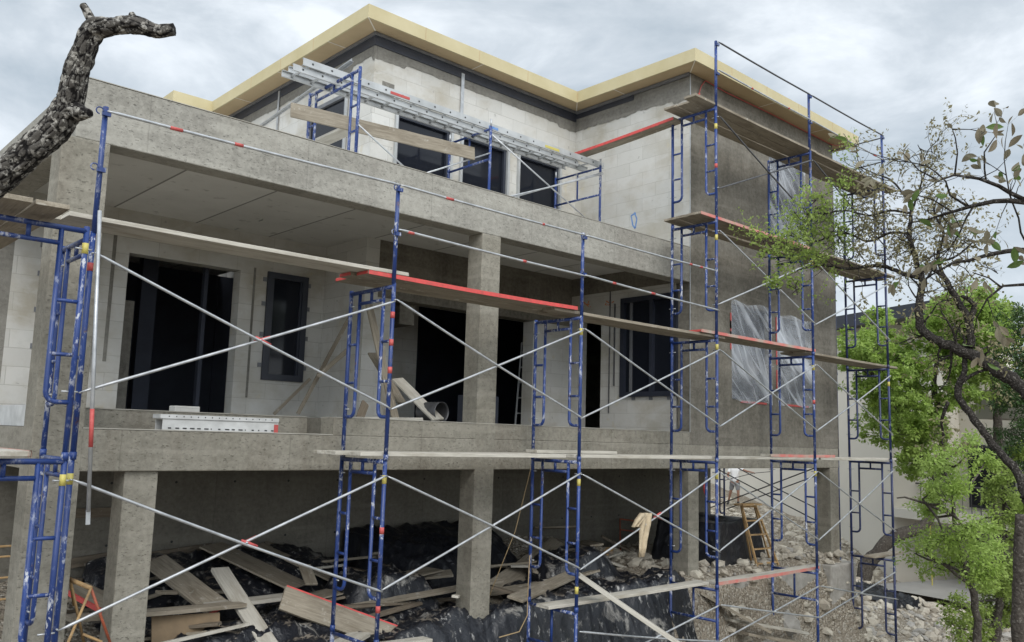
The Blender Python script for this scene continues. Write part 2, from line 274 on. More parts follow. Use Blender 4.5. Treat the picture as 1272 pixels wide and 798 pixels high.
# ------------------------------------------------------------------ mesh helpers
class MB:
    def __init__(s): s.v = []; s.f = []
    def box(s, x0, x1, y0, y1, z0, z1):
        n = len(s.v); s.v += [(x, y, z) for z in (z0, z1) for y in (y0, y1) for x in (x0, x1)]
        s.f += [tuple(n+i for i in q) for q in ((0, 2, 3, 1), (4, 5, 7, 6), (0, 1, 5, 4), (2, 6, 7, 3), (0, 4, 6, 2), (1, 3, 7, 5))]; return s
    def bar(s, a, b, w, h, up=(0, 0, 1)):
        a = Vector(a); b = Vector(b); d = (b-a).normalized(); u = Vector(up)
        if abs(d.dot(u)) > .98: u = Vector((0, 1, 0))
        x = d.cross(u).normalized(); z = x.cross(d)
        n = len(s.v)
        for p in (a, b):
            for i, j in ((-1, -1), (1, -1), (1, 1), (-1, 1)): s.v.append(tuple(p+x*(i*w/2)+z*(j*h/2)))
        s.f += [tuple(n+i for i in q) for q in ((0, 3, 2, 1), (4, 5, 6, 7), (0, 1, 5, 4), (1, 2, 6, 5), (2, 3, 7, 6), (3, 0, 4, 7))]; return s
    def tube(s, pts, r, k=10, cap=True, jit=0):
        pts = [Vector(p) for p in pts]; rs = r if isinstance(r, (list, tuple)) else [r]*len(pts)
        n0 = len(s.v); T = None; x = None
        for i, p in enumerate(pts):
            t = ((pts[min(i+1, len(pts)-1)]-p).normalized()+(p-pts[max(i-1, 0)]).normalized())
            if t.length < 1e-6: t = Vector((0, 0, 1))
            t.normalize()
            if x is None: x = t.orthogonal().normalized()
            else: x = (x-t*x.dot(t)); x = x.normalized() if x.length > 1e-6 else t.orthogonal().normalized()
            y = t.cross(x)
            for j in range(k):
                a = 2*math.pi*j/k; rr = rs[i]*(1+(random.uniform(-jit, jit) if jit else 0))
                s.v.append(tuple(p+x*(math.cos(a)*rr)+y*(math.sin(a)*rr)))
        for i in range(len(pts)-1):
            for j in range(k):
                a = n0+i*k+j; b_ = n0+i*k+(j+1) % k; s.f.append((a, b_, b_+k, a+k))
        if cap:
            s.f.append(tuple(n0+j for j in reversed(range(k)))); e = n0+(len(pts)-1)*k; s.f.append(tuple(e+j for j in range(k)))
        return s
    def quad(s, *p): n = len(s.v); s.v += [tuple(q) for q in p]; s.f.append(tuple(range(n, n+len(p)))); return s
    def wall(s, axis, pos, t, u0, u1, z0, z1, holes=()):
        """solid wall slab; axis 'y': faces -Y at Y=pos, runs along X; axis 'x': faces -X at X=pos, runs along Y; thickness t behind"""
        us = sorted({u0, u1, *[h[0] for h in holes if u0 < h[0] < u1], *[h[1] for h in holes if u0 < h[1] < u1]})
        zs = sorted({z0, z1, *[h[2] for h in holes if z0 < h[2] < z1], *[h[3] for h in holes if z0 < h[3] < z1]})
        def solid(i, j):
            if i < 0 or j < 0 or i >= len(us)-1 or j >= len(zs)-1: return False
            u = (us[i]+us[i+1])/2; z = (zs[j]+zs[j+1])/2
            return not any(h[0] < u < h[1] and h[2] < z < h[3] for h in holes)
        P = (lambda u, d, z: (u, pos+d, z)) if axis == 'y' else (lambda u, d, z: (pos+d, u, z))
        for i in range(len(us)-1):
            for j in range(len(zs)-1):
                if not solid(i, j): continue
                a, b, c, d = us[i], us[i+1], zs[j], zs[j+1]
                s.quad(P(a, 0, c), P(b, 0, c), P(b, 0, d), P(a, 0, d)); s.quad(P(b, t, c), P(a, t, c), P(a, t, d), P(b, t, d))
                if not solid(i-1, j): s.quad(P(a, t, c), P(a, 0, c), P(a, 0, d), P(a, t, d))
                if not solid(i+1, j): s.quad(P(b, 0, c), P(b, t, c), P(b, t, d), P(b, 0, d))
                if not solid(i, j-1): s.quad(P(a, t, c), P(b, t, c), P(b, 0, c), P(a, 0, c))
                if not solid(i, j+1): s.quad(P(a, 0, d), P(b, 0, d), P(b, t, d), P(a, t, d))
        return s
    def build(s, name, mt, parent=None, smooth=False, bevel=0, loc=None):
        me = bpy.data.meshes.new(name); me.from_pydata(s.v, [], s.f); me.update()
        if isinstance(mt, list):
            for q in mt: me.materials.append(q)
        else: me.materials.append(mt)
        if smooth: me.polygons.foreach_set('use_smooth', [True]*len(me.polygons))
        o = bpy.data.objects.new(name, me); col.objects.link(o)
        if parent:
            o.parent = parent
            if loc is not None: o.location = loc
        elif loc is not None: o.location = loc
        if bevel:
            bv = o.modifiers.new('b', 'BEVEL'); bv.width = bevel; bv.segments = 2; bv.limit_method = 'ANGLE'
        return o
def fixn(o):
    import bmesh
    bm = bmesh.new(); bm.from_mesh(o.data); bmesh.ops.remove_doubles(bm, verts=bm.verts, dist=1e-5); bmesh.ops.recalc_face_normals(bm, faces=bm.faces); bm.to_mesh(o.data); bm.free()
    return o
def tag(o, label=None, cat=None, group=None, kind=None):
    if label: o['label'] = label
    if cat: o['category'] = cat
    if group: o['group'] = group
    if kind: o['kind'] = kind
    return o
def empty(name, loc, rz=0):
    e = bpy.data.objects.new(name, None); col.objects.link(e); e.location = loc; e.rotation_euler.z = rz; e.empty_display_size = .2; return e
def copy_tree(o, parent=None):
    c = o.copy(); col.objects.link(c)
    if parent: c.parent = parent
    for ch in list(o.children): copy_tree(ch, c)
    return c
ORD = ['first', 'second', 'third', 'fourth', 'fifth', 'sixth', 'seventh', 'eighth']

# ------------------------------------------------------------------ ground
def sstep(a, b, x):
    t = max(0, min(1, (x-a)/(b-a))); return t*t*(3-2*t)
def gz(X, Y):
    front = -2.95-.085*(X-5)                       # dug-out strip in front of the building
    if X < 5: front = -2.95
    front = max(front, -4.15)
    inside = -2.45 + .25*sstep(10, 13, X) + .55*sstep(10.2, 12.2, Y)*(1-sstep(11, 14, X))
    edge = sstep(8.35, 8.85, Y+.25*noise.noise(Vector((X*.7, 1.3, 0))))
    z = front*(1-edge)+inside*edge
    hill = -4.25+.22*(Y-8.5)-.06*(X-19)+.25*noise.noise(Vector((X*.25, Y*.25, 3)))
    hill = min(hill, 2.0)
    hill -= (sstep(25.0, 27.5, X)*.55+.1*max(0, X-27.5))*(1-sstep(12.5, 16, Y))
    k = sstep(17.3, 18.6, X)
    z = z*(1-k)+hill*k
    kb = sstep(13.5, 18, Y)*(1-k); z = z*(1-kb)+(-1.9)*kb
    near = 1-sstep(2.2, 4.2, math.hypot(X, Y))    # bank on which the photographer stands
    z = z*(1-near)+(-1.62)*near
    f = sstep(40, 60, max(abs(X), abs(Y))); z = z*(1-f)-3.5*f
    z += .05*noise.fractal(Vector((X*1.7, Y*1.7, 0)), 1.0, 2.0, 4)*(1-f)
    return z
def axis(lo, hi, flo, fhi, step, far):
    a = [lo]; x = lo
    while x < flo: x += max(step, (flo-x)*.25); a.append(min(x, flo))
    x = flo
    while x < fhi: x += step; a.append(x)
    while x < hi: x += max(step, (x-fhi)*.35); a.append(min(x, hi))
    return a
xs = axis(-900, 1200, -1, 36, .16, 0); ys = axis(-900, 1200, 3, 24, .16, 0)
gv = [(x, y, gz(x, y)) for y in ys for x in xs]; nx = len(xs)
gf = [(j*nx+i, j*nx+i+1, (j+1)*nx+i+1, (j+1)*nx+i) for j in range(len(ys)-1) for i in range(nx-1)]
g = MB(); g.v = gv; g.f = gf
tag(g.build('ground', M['soil'], smooth=True), kind='structure')

# ------------------------------------------------------------------ the building
YF = 8.9
B = empty('house_under_construction', (7.4, 8.9, -3.2))
tag(B, 'unfinished two storey concrete and block house standing over an open basement', 'house')
OFF = (-7.4, -8.9, 3.2)
def bp(mb, name, mt, parent=None, smooth=False, label=None, bevel=0):
    o = mb.build(name, mt, B if parent is None else parent, smooth, bevel, OFF if parent is None else (0, 0, 0))
    if label: o['label'] = label
    return o
# balcony / ground floor slabs and beams
XL, XR, XE, YI, YA, YB = 2.3, 12.33, 17.6, 11.72, 13.0, 17.4
bp(MB().box(XL+.28, XR+.3, YF+.28, YA+.3, 3.15, 3.38), 'balcony_slab', M['ceil'])
bp(MB().box(XL, 7.4, YA+.3, YB, 3.15, 3.40), 'roof_slab', M['ceil'])
bp(MB().box(XL, XR+.002, YF, YF+.28, 2.78, 3.40), 'edge_beam', M['conc'], bevel=.012, label='long pitted concrete beam along the balcony edge')
bp(MB().box(XL, XL+.28, YF+.28, YA+.3, 2.782, 3.398), 'edge_beam', M['conc'], bevel=.012, label='concrete beam on the left side of the balcony')
# floor slab band with the raised kerb and the notch on the left
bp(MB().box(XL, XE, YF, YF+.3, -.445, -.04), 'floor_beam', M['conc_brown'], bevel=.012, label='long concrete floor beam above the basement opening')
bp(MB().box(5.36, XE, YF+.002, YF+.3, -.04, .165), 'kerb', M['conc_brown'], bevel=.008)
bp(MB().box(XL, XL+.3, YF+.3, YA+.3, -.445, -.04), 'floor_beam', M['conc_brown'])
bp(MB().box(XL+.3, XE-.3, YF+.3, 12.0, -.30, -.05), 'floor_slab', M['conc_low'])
bp(MB().box(XL+.3, 5.36, YF+.62, 12.0, -.05, .165), 'floor_topping', M['conc_brown'])
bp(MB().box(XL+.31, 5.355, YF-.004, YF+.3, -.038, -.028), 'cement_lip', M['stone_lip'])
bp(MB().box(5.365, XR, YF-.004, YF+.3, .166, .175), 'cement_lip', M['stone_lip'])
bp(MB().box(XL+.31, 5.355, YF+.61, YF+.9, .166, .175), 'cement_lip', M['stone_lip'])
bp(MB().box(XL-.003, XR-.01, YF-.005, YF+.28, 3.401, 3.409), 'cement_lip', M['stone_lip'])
bp(MB().box(5.36, XE-.3, YF+.3, 12.0, -.05, .163), 'floor_topping', M['conc_low'])
bp(MB().box(XL+.3, XE-.3, 12.0, YB, -.30, .163), 'floor_slab', M['conc_low'])
# pillars
for x0, x1, y0, y1, z0, z1, nm in ((2.19, 2.63, YF-.004, YF+.34, -3.3, 2.78, 'front left corner pillar'), (7.54, 7.88, YF-.003, YF+.30, -3.3, 2.78, 'middle pillar'), (3.06, 3.39, YF+.05, YF+.36, -3.3, -.445, 'short basement pillar'),
                               (12.30, 12.60, YF+.003, YF+.32, -3.3, -.445, 'basement pillar under the stucco corner'), (17.22, 17.58, YF+.003, YF+.32, -3.3, -.445, 'basement pillar at the right end')):
    bp(MB().box(x0, x1, y0, y1, z0, z1), 'pillar', M['conc_brown'], bevel=.01, label='rough concrete '+nm)
bp(MB().box(16.7, 17.75, YF-.25, YF+.7, -4.6, -2.35), 'footing', M['stone_gray'], bevel=.03)
bp(MB().box(12.05, 12.85, YF-.12, YF+.6, -4.0, -2.62), 'footing', M['stone_gray'], bevel=.03)
bp(MB().box(12.9, 16.6, YF-.1, YF+.1, -4.4, -2.32), 'footing_wall', M['stone_gray'], bevel=.03)
# basement back wall
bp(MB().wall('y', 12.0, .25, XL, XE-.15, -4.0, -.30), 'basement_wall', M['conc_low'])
for x, z in [(3.2+.9*i, -.9-.9*(j)) for i in range(15) for j in range(2)]:
    pass
tie = MB()
for i in range(17):
    for j in range(2): tie.tube([(3.1+.85*i, 12.0-.004, -.75-.8*j), (3.1+.85*i, 12.02, -.75-.8*j)], .018, 8)
bp(tie, 'tie_holes', M['black'])
# ground storey walls
wA1 = MB().wall('y', YA, .25, XL+.45, 7.5, .165, 3.15, [(4.24, 5.97, .165, 2.52), (6.45, 7.15, .82, 2.55), (3.16, 3.8, .80, 2.56)])
bp(wA1, 'wall', M['block_shade'], label='block wall at the back of the balcony porch')
bp(MB().box(XL, XL+.45, YA+.003, YA+.25, -.04, 3.15), 'wall_end', M['conc_gray'])
bp(MB().box(XL+.22, XL+.29, YF+.7, YA-.01, -.035, .20), 'kerb', M['alu_white'])
bp(MB().wall('x', 7.494, .25, YI+.006, YA-.006, .165, 3.15), 'wall', M['block_shade'])
wA2 = MB().wall('y', YI+.03, .28, 7.5, XR, .165, 2.2, [(8.1, 11.3, 0, 2.25)])
bp(wA2, 'wall', M['block_shade'])
bp(MB().box(7.5, XR, YI+.02, YI+.3, 2.2, 3.15), 'lintel', M['conc_dark'])
bp(MB().box(8.4, 8.7, YI+.3, 15.5, 1.85, 3.15), 'interior_beam', M['conc_dark'])
bp(MB().box(9.4, 10.9, 14.9, 15.1, .165, 3.1), 'interior_wall', M['block_shade'])
bp(MB().box(9.0, 9.35, 13.7, 14.0, .165, 3.1), 'interior_pillar', M['conc_low'])
wR = MB().wall('x', XR, .25, YF+.3, YI+.05, .165, 2.8, [(9.17, 10.42, .81, 2.62), (10.95, 11.55, .0, 2.28)])
bp(wR, 'wall', M['block_shade'], label='block wall with dark window at the right of the porch')
bp(MB().box(XR-.002, XR+.25, YF+.3, YI+.02, 2.8, 3.15), 'lintel', M['conc_dark'])
bp(MB().box(XL+.2, XL+.45, YA+.25, YB, -.04, 3.15), 'wall', M['block_shade'])
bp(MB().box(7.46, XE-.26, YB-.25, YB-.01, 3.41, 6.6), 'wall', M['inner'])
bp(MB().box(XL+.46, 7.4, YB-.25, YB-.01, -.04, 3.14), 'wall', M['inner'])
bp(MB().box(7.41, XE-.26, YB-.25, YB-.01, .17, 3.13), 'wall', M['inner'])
bp(MB().box(6.6, 12.0, 17.7, 20.2, 0, 6.62), 'wall', M['block'])
bp(MB().wall('x', XE-.25, .25, YF+.25, YB, -.04, 6.63), 'wall', M['conc_dark'])
bp(MB().box(XR+.25, XE-.25, YF+.25, YB, 3.15, 3.4), 'floor_slab', M['ceil'])
bp(MB().box(7.7, XR+.25, YA+.3, YB, 3.14, 3.38), 'floor_slab', M['ceil'])
# stucco front with three openings
wins = [(13.62, 14.93, .80, 2.56), (15.20, 16.50, .82, 2.50), (14.98, 16.32, 4.10, 5.72)]
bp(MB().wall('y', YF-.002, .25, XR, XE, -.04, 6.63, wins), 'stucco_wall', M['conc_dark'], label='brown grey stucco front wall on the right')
bp(MB().box(XR-.006, XR+.006, YF-.008, YF+.004, .17, 6.6), 'corner_bead', M['galv'])
# upper storey block walls
wU = MB().wall('y', YI, .25, 7.45, XR, 3.38, 6.25, [(7.90, 9.14, 3.45, 5.42), (9.32, 10.50, 3.45, 5.42), (10.72, 11.90, 3.45, 5.42)])
bp(wU, 'wall', M['block'], label='white block wall with three door openings above the balcony')
bp(MB().wall('x', 7.45, .25, YI+.25, YB-.3, 3.38, 6.25, [(12.52, 13.85, 4.35, 5.82)]), 'wall', M['block'])
bp(MB().wall('x', XR, .25, YF+.251, YI, 3.38, 6.25), 'wall', M['block'], label='white block side wall beside the stucco corner')
bp(MB().box(XR-.004, XR+.2, YF+.0015, YF+.25, 3.405, 6.25), 'wall', M['block'])
def ragged(axis_, pos, u0, u1, z0, zt, t=.25):      # grey bond beam with a ragged lower smear over the blocks
    mb = MB(); n = int((u1-u0)/.05); ed = []
    for i in range(n+1):
        u = u0+(u1-u0)*i/n; st = noise.cell(Vector((u/.62, pos, 2))); st = 0 if st < .55 else (-.07 if st < .85 else -.17)
        ed.append((u, z0+st+.03*noise.noise(Vector((u*3.3, pos, 1)))+.025*noise.noise(Vector((u*13, pos, 4)))))
    P = (lambda u, d, z: (u, pos+d*.5, z)) if axis_ == 'y' else (lambda u, d, z: (pos+d, u, z))
    for (a, za), (b_, zb) in zip(ed, ed[1:]):
        mb.quad(P(a, -.008, za), P(b_, -.008, zb), P(b_, -.008, zt), P(a, -.008, zt))
    return mb
for ax, pos, u0, u1, z0 in (('y', YI, 7.446, XR, 6.25), ('x', 7.45, YI-.004, YB, 6.24), ('x', XR-.001, YF+.003, YI, 6.2)):
    fixn(bp(ragged(ax, pos, u0, u1, z0, 6.50), 'bond_beam', M['conc_gray']))
bp(MB().wall('y', YI+.003, .24, 7.455, XR, 6.25, 6.63).wall('x', 7.453, .24, YI+.25, YB-.3, 6.25, 6.63).wall('x', XR+.001, .24, YF+.003, YI, 6.25, 6.63), 'wall', M['conc_gray'])
bp(MB().box(7.432, XR-.02, YI-.022, YI-.002, 6.41, 6.57).box(7.43, 7.45, YI-.02, YB, 6.412, 6.572).box(XR-.02, XR-.006, YF+1.3, YI-.02, 6.47, 6.572), 'membrane_band', M['membrane'])
bp(MB().box(7.40, XR-.03, YI-.05, YI-.024, 6.572, 6.625).box(7.40, 7.428, YI-.024, YB, 6.572, 6.625).box(XR-.05, XR-.022, YF+.0, YI-.05, 6.565, 6.625), 'flashing', M['flash'])
# roof: fascia ring with soffit
oh = .37; zt, zs_ = 6.86, 6.63
ring = [(XR-oh+.0, YF-oh+.0), (XE+.5, YF-oh), (XE+.5, 20.5), (6.23, 20.5), (6.23, 17.32), (7.05, 17.32), (7.05, YI-oh), (XR-oh, YI-oh)]
rf = MB(); n = len(ring)
for i, (x, y) in enumerate(ring): rf.v += [(x, y, zs_), (x, y, zt)]
def inset(i, d=.03):
    p0 = Vector(ring[i-1]); p1 = Vector(ring[i]); p2 = Vector(ring[(i+1) % n]); a = (p1-p0).normalized(); c = (p2-p1).normalized()
    na = Vector((-a.y, a.x)); nc = Vector((-c.y, c.x)); return p1+(na+nc)*d
ins = [inset(i) for i in range(n)]
for q in ins: rf.v += [(q.x, q.y, zs_), (q.x, q.y, zt)]
for i in range(n):
    j = (i+1) % n; rf.f += [(2*i, 2*j, 2*j+1, 2*i+1), (2*i+1, 2*j+1, 2*n+2*j+1, 2*n+2*i+1), (2*n+2*i, 2*n+2*i+1, 2*n+2*j+1, 2*n+2*j), (2*i, 2*n+2*i, 2*n+2*j, 2*j)]
fascia = fixn(bp(rf, 'fascia', M['fascia'], label='pale yellow sheathed roof edge'))
sf = MB(); sf.v = [(q.x, q.y, zs_+.003) for q in ins]+[(q.x, q.y, zt-.01) for q in ins]
sf.f = [tuple(reversed(range(n))), tuple(range(n, 2*n))]+[(i, (i+1) % n, n+(i+1) % n, n+i) for i in range(n)]
bp(sf, 'soffit', M['soffit'])
jt = MB()
def jline(a, b_): jt.bar((*a, zs_-.0005), (*b_, zs_-.0005), .018, .003)
jline((7.05, YI-oh), (7.45, YI)); jline((XR-oh, YI-oh), (XR, YI)); jline((XR-oh, YF-oh), (XR, YF)); jline((XE+.5, YF-oh), (XE, YF))
for x in (9.5,): jline((x, YI-oh), (x, YI-.05))
for y in (12.6, 14.4, 16.2): jline((7.05, y), (7.40, y))
for y in (10.4,): jline((XR-oh, y), (XR-.05, y))
for x in (14.6, 16.6): jline((x, YF-oh), (x, YF))
bp(jt, 'joint_tape', M['joint'], parent=None)
fj = MB()
for x in (8.2, 9.4, 10.6): fj.box(x-.006, x+.006, YI-oh-.003, YI-oh, zs_+.002, zt)
for x in (13.1, 14.3, 15.5, 16.9): fj.box(x-.006, x+.006, YF-oh-.003, YF-oh, zs_+.002, zt)
for y in (13.1, 14.3, 15.5): fj.box(7.05-.003, 7.05, y-.006, y+.006, zs_+.002, zt)
fj.box(XR-oh-.006, XR-oh+.0, YI-oh-.008, YI-oh+.0, zs_, zt)
bp(fj, 'fascia_joint', M['soffit'])
# red cord under the stucco soffit
rc = MB().tube([(12.55, 8.87, 6.28), (12.62, 8.87, 6.45), (12.75, 8.868, 6.60), (13.4, 8.868, 6.575), (15, 8.868, 6.60), (17.5, 8.868, 6.60), (17.75, 8.75, 6.59)], .009, 6)
rc.tube([(12.53, 8.865, 6.21), (12.55, 8.865, 6.29)], .022, 8)
tag(rc.build('cord', M['red'], loc=(0, 0, 0)), 'thin red cord strung under the soffit of the stucco wall', 'cord')
# openings: frames and what fills them
def frame_y(x0, x1, z0, z1, y, w, d, mt, name='window_frame', parent=None, mull=(), rails=()):
    mb = MB().box(x0, x0+w, y, y+d, z0, z1).box(x1-w, x1, y, y+d, z0, z1).box(x0+w, x1-w, y, y+d, z1-w, z1).box(x0+w, x1-w, y, y+d, z0, z0+w)
    for m_ in mull: mb.box(m_-w*.4, m_+w*.4, y+.004, y+d-.004, z0+w, z1-w)
    return bp(mb, name, mt, parent)
def frame_x(y0, y1, z0, z1, x, w, d, mt, name='window_frame', mull=()):
    mb = MB().box(x, x+d, y0, y0+w, z0, z1).box(x, x+d, y1-w, y1, z0, z1).box(x, x+d, y0+w, y1-w, z1-w, z1).box(x, x+d, y0+w, y1-w, z0, z0+w)
    for m_ in mull: mb.box(x+.004, x+d-.004, m_-w*.4, m_+w*.4, z0+w, z1-w)
    return bp(mb, name, mt)
def sub(mb, name, mt, par, label=None):
    o = mb.build(name, mt, par, loc=(0, 0, 0)); return o
for x0, x1 in ((7.90, 9.14), (9.32, 10.50), (10.72, 11.90)):
    fr = frame_y(x0, x1, 3.45, 5.42, YI-.05, .05, .14, M['alu'], 'door_frame')
    sub(MB().box(x1-.11, x1-.055, YI+.0, YI+.06, 3.54, 5.365).box(x0+.055, x0+.10, YI+.0, YI+.06, 3.54, 5.365).box(x0+.1, x1-.11, YI, YI+.06, 5.31, 5.365), 'mullion', M['darkframe'], fr)
    sub(MB().box(x0+.055, x1-.055, YI+.07, YI+.08, 3.54, 5.36), 'pane', M['glass'], fr)
fr = frame_x(12.52, 13.85, 4.35, 5.82, 7.43, .07, .12, M['flash'])
sub(MB().box(7.48, 7.50, 12.6, 13.78, 4.42, 5.75), 'pane', M['glass'], fr); sub(MB().box(7.40, 7.428, 12.46, 12.52, 4.3, 5.9), 'trim', M['alu'], fr)
fr = frame_y(6.43, 7.17, .80, 2.57, YA-.04, .10, .15, M['darkframe'])
sub(MB().box(6.53, 7.07, YA+.03, YA+.05, .9, 2.47), 'pane', M['glass'], fr)
sub(MB().box(6.53, 6.56, YA-.01, YA+.03, .9, 2.47).box(7.04, 7.07, YA-.01, YA+.03, .9, 2.47), 'sash', M['darkframe'], fr)
fr = frame_y(3.14, 3.82, .78, 2.58, YA-.04, .10, .15, M['darkframe']); sub(MB().box(3.24, 3.72, YA+.03, YA+.05, .88, 2.48), 'pane', M['glass'], fr)
fr = frame_x(9.15, 10.44, .79, 2.63, XR-.05, .09, .15, M['darkframe'], mull=(9.72,))
sub(MB().box(XR+.03, XR+.05, 9.24, 10.35, .88, 2.54), 'pane', M['glass'], fr); sub(MB().box(XR+.0, XR+.028, 10.2, 10.25, .88, 2.54), 'sash', M['flash'], fr)
# brackets on the window frames
br = MB()
for z in (1.0, 1.5, 2.0, 2.4): br.box(6.36, 6.43, YA-.012, YA-.001, z, z+.07).box(7.17, 7.23, YA-.012, YA-.001, z, z+.07).box(3.06, 3.14, YA-.012, YA-.001, z, z+.07)
for y in (9.3, 9.7, 10.1): br.box(XR-.012, XR-.001, y, y+.08, .73, .79)
bp(br, 'fixing_brackets', M['flash'])
# jambs lighter around the big doorway, conduit grooves and vent patches in the block walls
gr = MB().box(4.0, 4.05, YA-.004, YA-.001, .9, 2.9)
bp(MB().box(6.19, 6.23, YA-.004, YA-.001, .5, 2.6), 'groove_fill', M['conc_gray'])
bp(MB().box(4.24, 4.46, YA+.26, YA+.3, .17, 1.85), 'door_board', M['conc_gray'])
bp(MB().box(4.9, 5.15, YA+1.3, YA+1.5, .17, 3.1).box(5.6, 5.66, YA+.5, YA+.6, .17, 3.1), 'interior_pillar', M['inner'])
bp(gr, 'groove_fill', M['conc_gray'])
bp(MB().tube([(XR-.02, 10.72, .5), (XR-.02, 10.72, 2.8)], .012, 6).tube([(XR-.02, 10.6, 1.0), (XR-.02, 10.6, 2.55)], .016, 6), 'conduit', M['galv_dark'])
bp(MB().box(7.62, 7.86, YI-.006, YI-.001, 5.62, 5.84).box(7.76, 7.82, YI-.03, YI-.006, 5.48, 5.78), 'vent_patch', M['conc_gray'])
bp(MB().box(9.28, 9.35, YI-.03, YI-.023, 5.40, 6.5).box(7.93, 10.55, YI-.03, YI-.005, 5.53, 5.56), 'metal_strip', M['galv'])
bp(MB().box(7.415, 7.428, 15.0, 15.06, 5.6, 6.55), 'metal_strip', M['galv'])
# spray marks on walls
pm = MB()
for a, b_ in (((788, 264), (791, 272)), ((791, 272), (789, 284)), ((784, 268), (790, 265)), ((784, 268), (786, 280)), ((786, 280), (789, 284))):
    p, q = aX(*a, XR-.002), aX(*b_, XR-.002); pm.bar(p, q, .03, .002, (1, 0, 0))
bp(pm, 'chalk_mark', M['blue_chalk'], label='blue scribbled spray mark on white block')
om = MB()
for cx, cy in ((732, 379), (756, 379), (712, 384)):
    for k in range(5):
        a = (cx+random.uniform(-4, 4), cy+random.uniform(-3, 3)); b_ = (a[0]+random.uniform(-4, 4), a[1]+random.uniform(-4, 4))
        om.bar(aX(*a, XR-.002), aX(*b_, XR-.002), .02, .002, (1, 0, 0))
bp(om, 'chalk_mark', M['orange_chalk'], label='orange spray scribbles on block wall')
# plastic film over the stucco openings
def film(x0, x1, z0, z1, y, seed, label):
    nx_, nz_ = 60, 70; mb = MB()
    cx, cz = (x0+x1)/2, (z0+z1)/2
    for j in range(nz_+1):
        for i in range(nx_+1):
            u = i/nx_; w = j/nz_; x = x0+(x1-x0)*u; z = z0+(z1-z0)*w
            ang = math.atan2(z-(z1+.1), x-(x0-.2)); rr = math.hypot(x-x0+.2, z-z1-.1)
            fold = abs(noise.noise(Vector((ang*9+seed, rr*.25, seed))))
            fold2 = abs(noise.noise(Vector((x*3.5+z*2.5+seed, z*.7, seed*2))))
            belly = math.sin(math.pi*u)*math.sin(math.pi*w)
            sag = .03*math.sin(u*9+seed)*(1 if j in (0, nz_) else 0)
            mb.v.append((x, y-.015-.035*fold*belly**.3-.03*fold2*belly+.03*belly, z+sag))
    for j in range(nz_):
        for i in range(nx_): a = j*(nx_+1)+i; mb.f.append((a, a+1, a+nx_+2, a+nx_+1))
    o = mb.build('plastic_sheet', M['film'], B, True, loc=OFF); o['label'] = label
    t = MB()
    for k in range(3): zz = z0+(z1-z0)*random.uniform(.1, .8); t.box(x0-.03, x0+.01, y-.012, y-.006, zz, zz+random.uniform(.2, .5))
    t.box(x0+.3, x1-.2, y-.012, y-.006, z0-.02, z0+.015); sub(t, 'tape', M['red'], o)
    return o
film(13.58, 14.97, .77, 2.62, YF-.004, 1.3, 'creased clear plastic over the left lower window opening')
film(15.16, 16.54, .78, 2.55, YF-.004, 4.1, 'creased clear plastic over the right lower window opening')
film(14.94, 16.36, 4.06, 5.78, YF-.004, 7.7, 'creased clear plastic over the upper window opening')
for (x0, x1, z0, z1) in wins:
    pn = frame_y(x0, x1, z0, z1, YF+.12, .06, .08, M['darkframe'], 'window_frame')
    sub(MB().box(x0+.06, x1-.06, YF+.15, YF+.17, z0+.06, z1-.06), 'pane', M['glass'], pn)
# ------------------------------------------------------------------ scaffolding
TX = [2.22, 5.31, 8.32, 11.42, 14.43, 17.47]
YN, W = 7.74, .86
LV = [-2.15, -.25, 1.64, 3.54, 5.43]
RT = .0235
TIER = ['bottom', 'second', 'third', 'fourth', 'topmost']
def walk_frame(mt, W=W, H=1.9, name='scaffold_frame', inner=True):
    root = empty(name, (0, 0, 0)); r = RT
    for y in (0, W):
        p = MB().tube([(0, y, -.0), (0, y, H-.01)], r, 10).tube([(0, y, -.03), (0, y, .035)], r*1.22, 10)
        p.build('post', mt, root, True)
    MB().tube([(0, 0, H-.05), (0, W, H-.05)], r, 10).build('header', mt, root, True)
    MB().tube([(0, .2, H-.18), (0, W-.2, H-.18)], r*.85, 10).tube([(0, W/2, H-.17), (0, W/2, H-.06)], r*.8, 8).build('tie_bar', mt, root, True)
    for s in (0, 1):
        f = (lambda y: y) if s == 0 else (lambda y: W-y)
        pts = [(0, f(.19), H-.06), (0, f(.19), H*.27)]+[(0, f(.19-.08+.08*math.cos(a)), H*.27-.08*math.sin(a)) for a in (R(25), R(50), R(75), R(90))]+[(0, f(0), H*.27-.08)]
        MB().tube(pts, r*.85, 10).build('inner_leg', mt, root, True)
        for z in (H*.66, H*.43): MB().tube([(0, f(0), z), (0, f(.19), z)], r*.7, 8).build('rung', mt, root, True)
        for z in (H-.2, H-1.38): MB().tube([(0, f(0), z), (0, f(.075), z)], .008, 6).tube([(0, f(-.05), z), (0, f(0), z)], .008, 6).build('brace_pin', M['galv'], root, True)
    return root
def base_frame(mt, top, bot, W=W):
    root = empty('scaffold_frame', (0, 0, 0)); r = RT; H = top-bot
    for y in (0, W):
        MB().tube([(0, y, .02), (0, y, H-.01)], r, 10).build('post', mt, root, True)
        MB().box(-.08, .08, y-.08, y+.08, 0, .012).tube([(0, y, .01), (0, y, .2)], r*.7, 8).build('base_plate', M['galv_dark'], root)
    MB().tube([(0, 0, H-.05), (0, W, H-.05)], r*.9, 10).build('header', mt, root, True)
    MB().tube([(0, 0, H-.5), (0, W, H-.5)], r*.9, 10).build('tie_bar', mt, root, True)
    MB().tube([(0, W/2, H-.5), (0, W/2, H-.06)], r*.8, 8).build('strut', mt, root, True)
    return root
GF = 'blue walk through scaffold frames of the front towers'
fb = walk_frame(M['blue']); fn = walk_frame(M['navy'])
used_b = used_n = False
frames = {}
jit = random.Random(3)
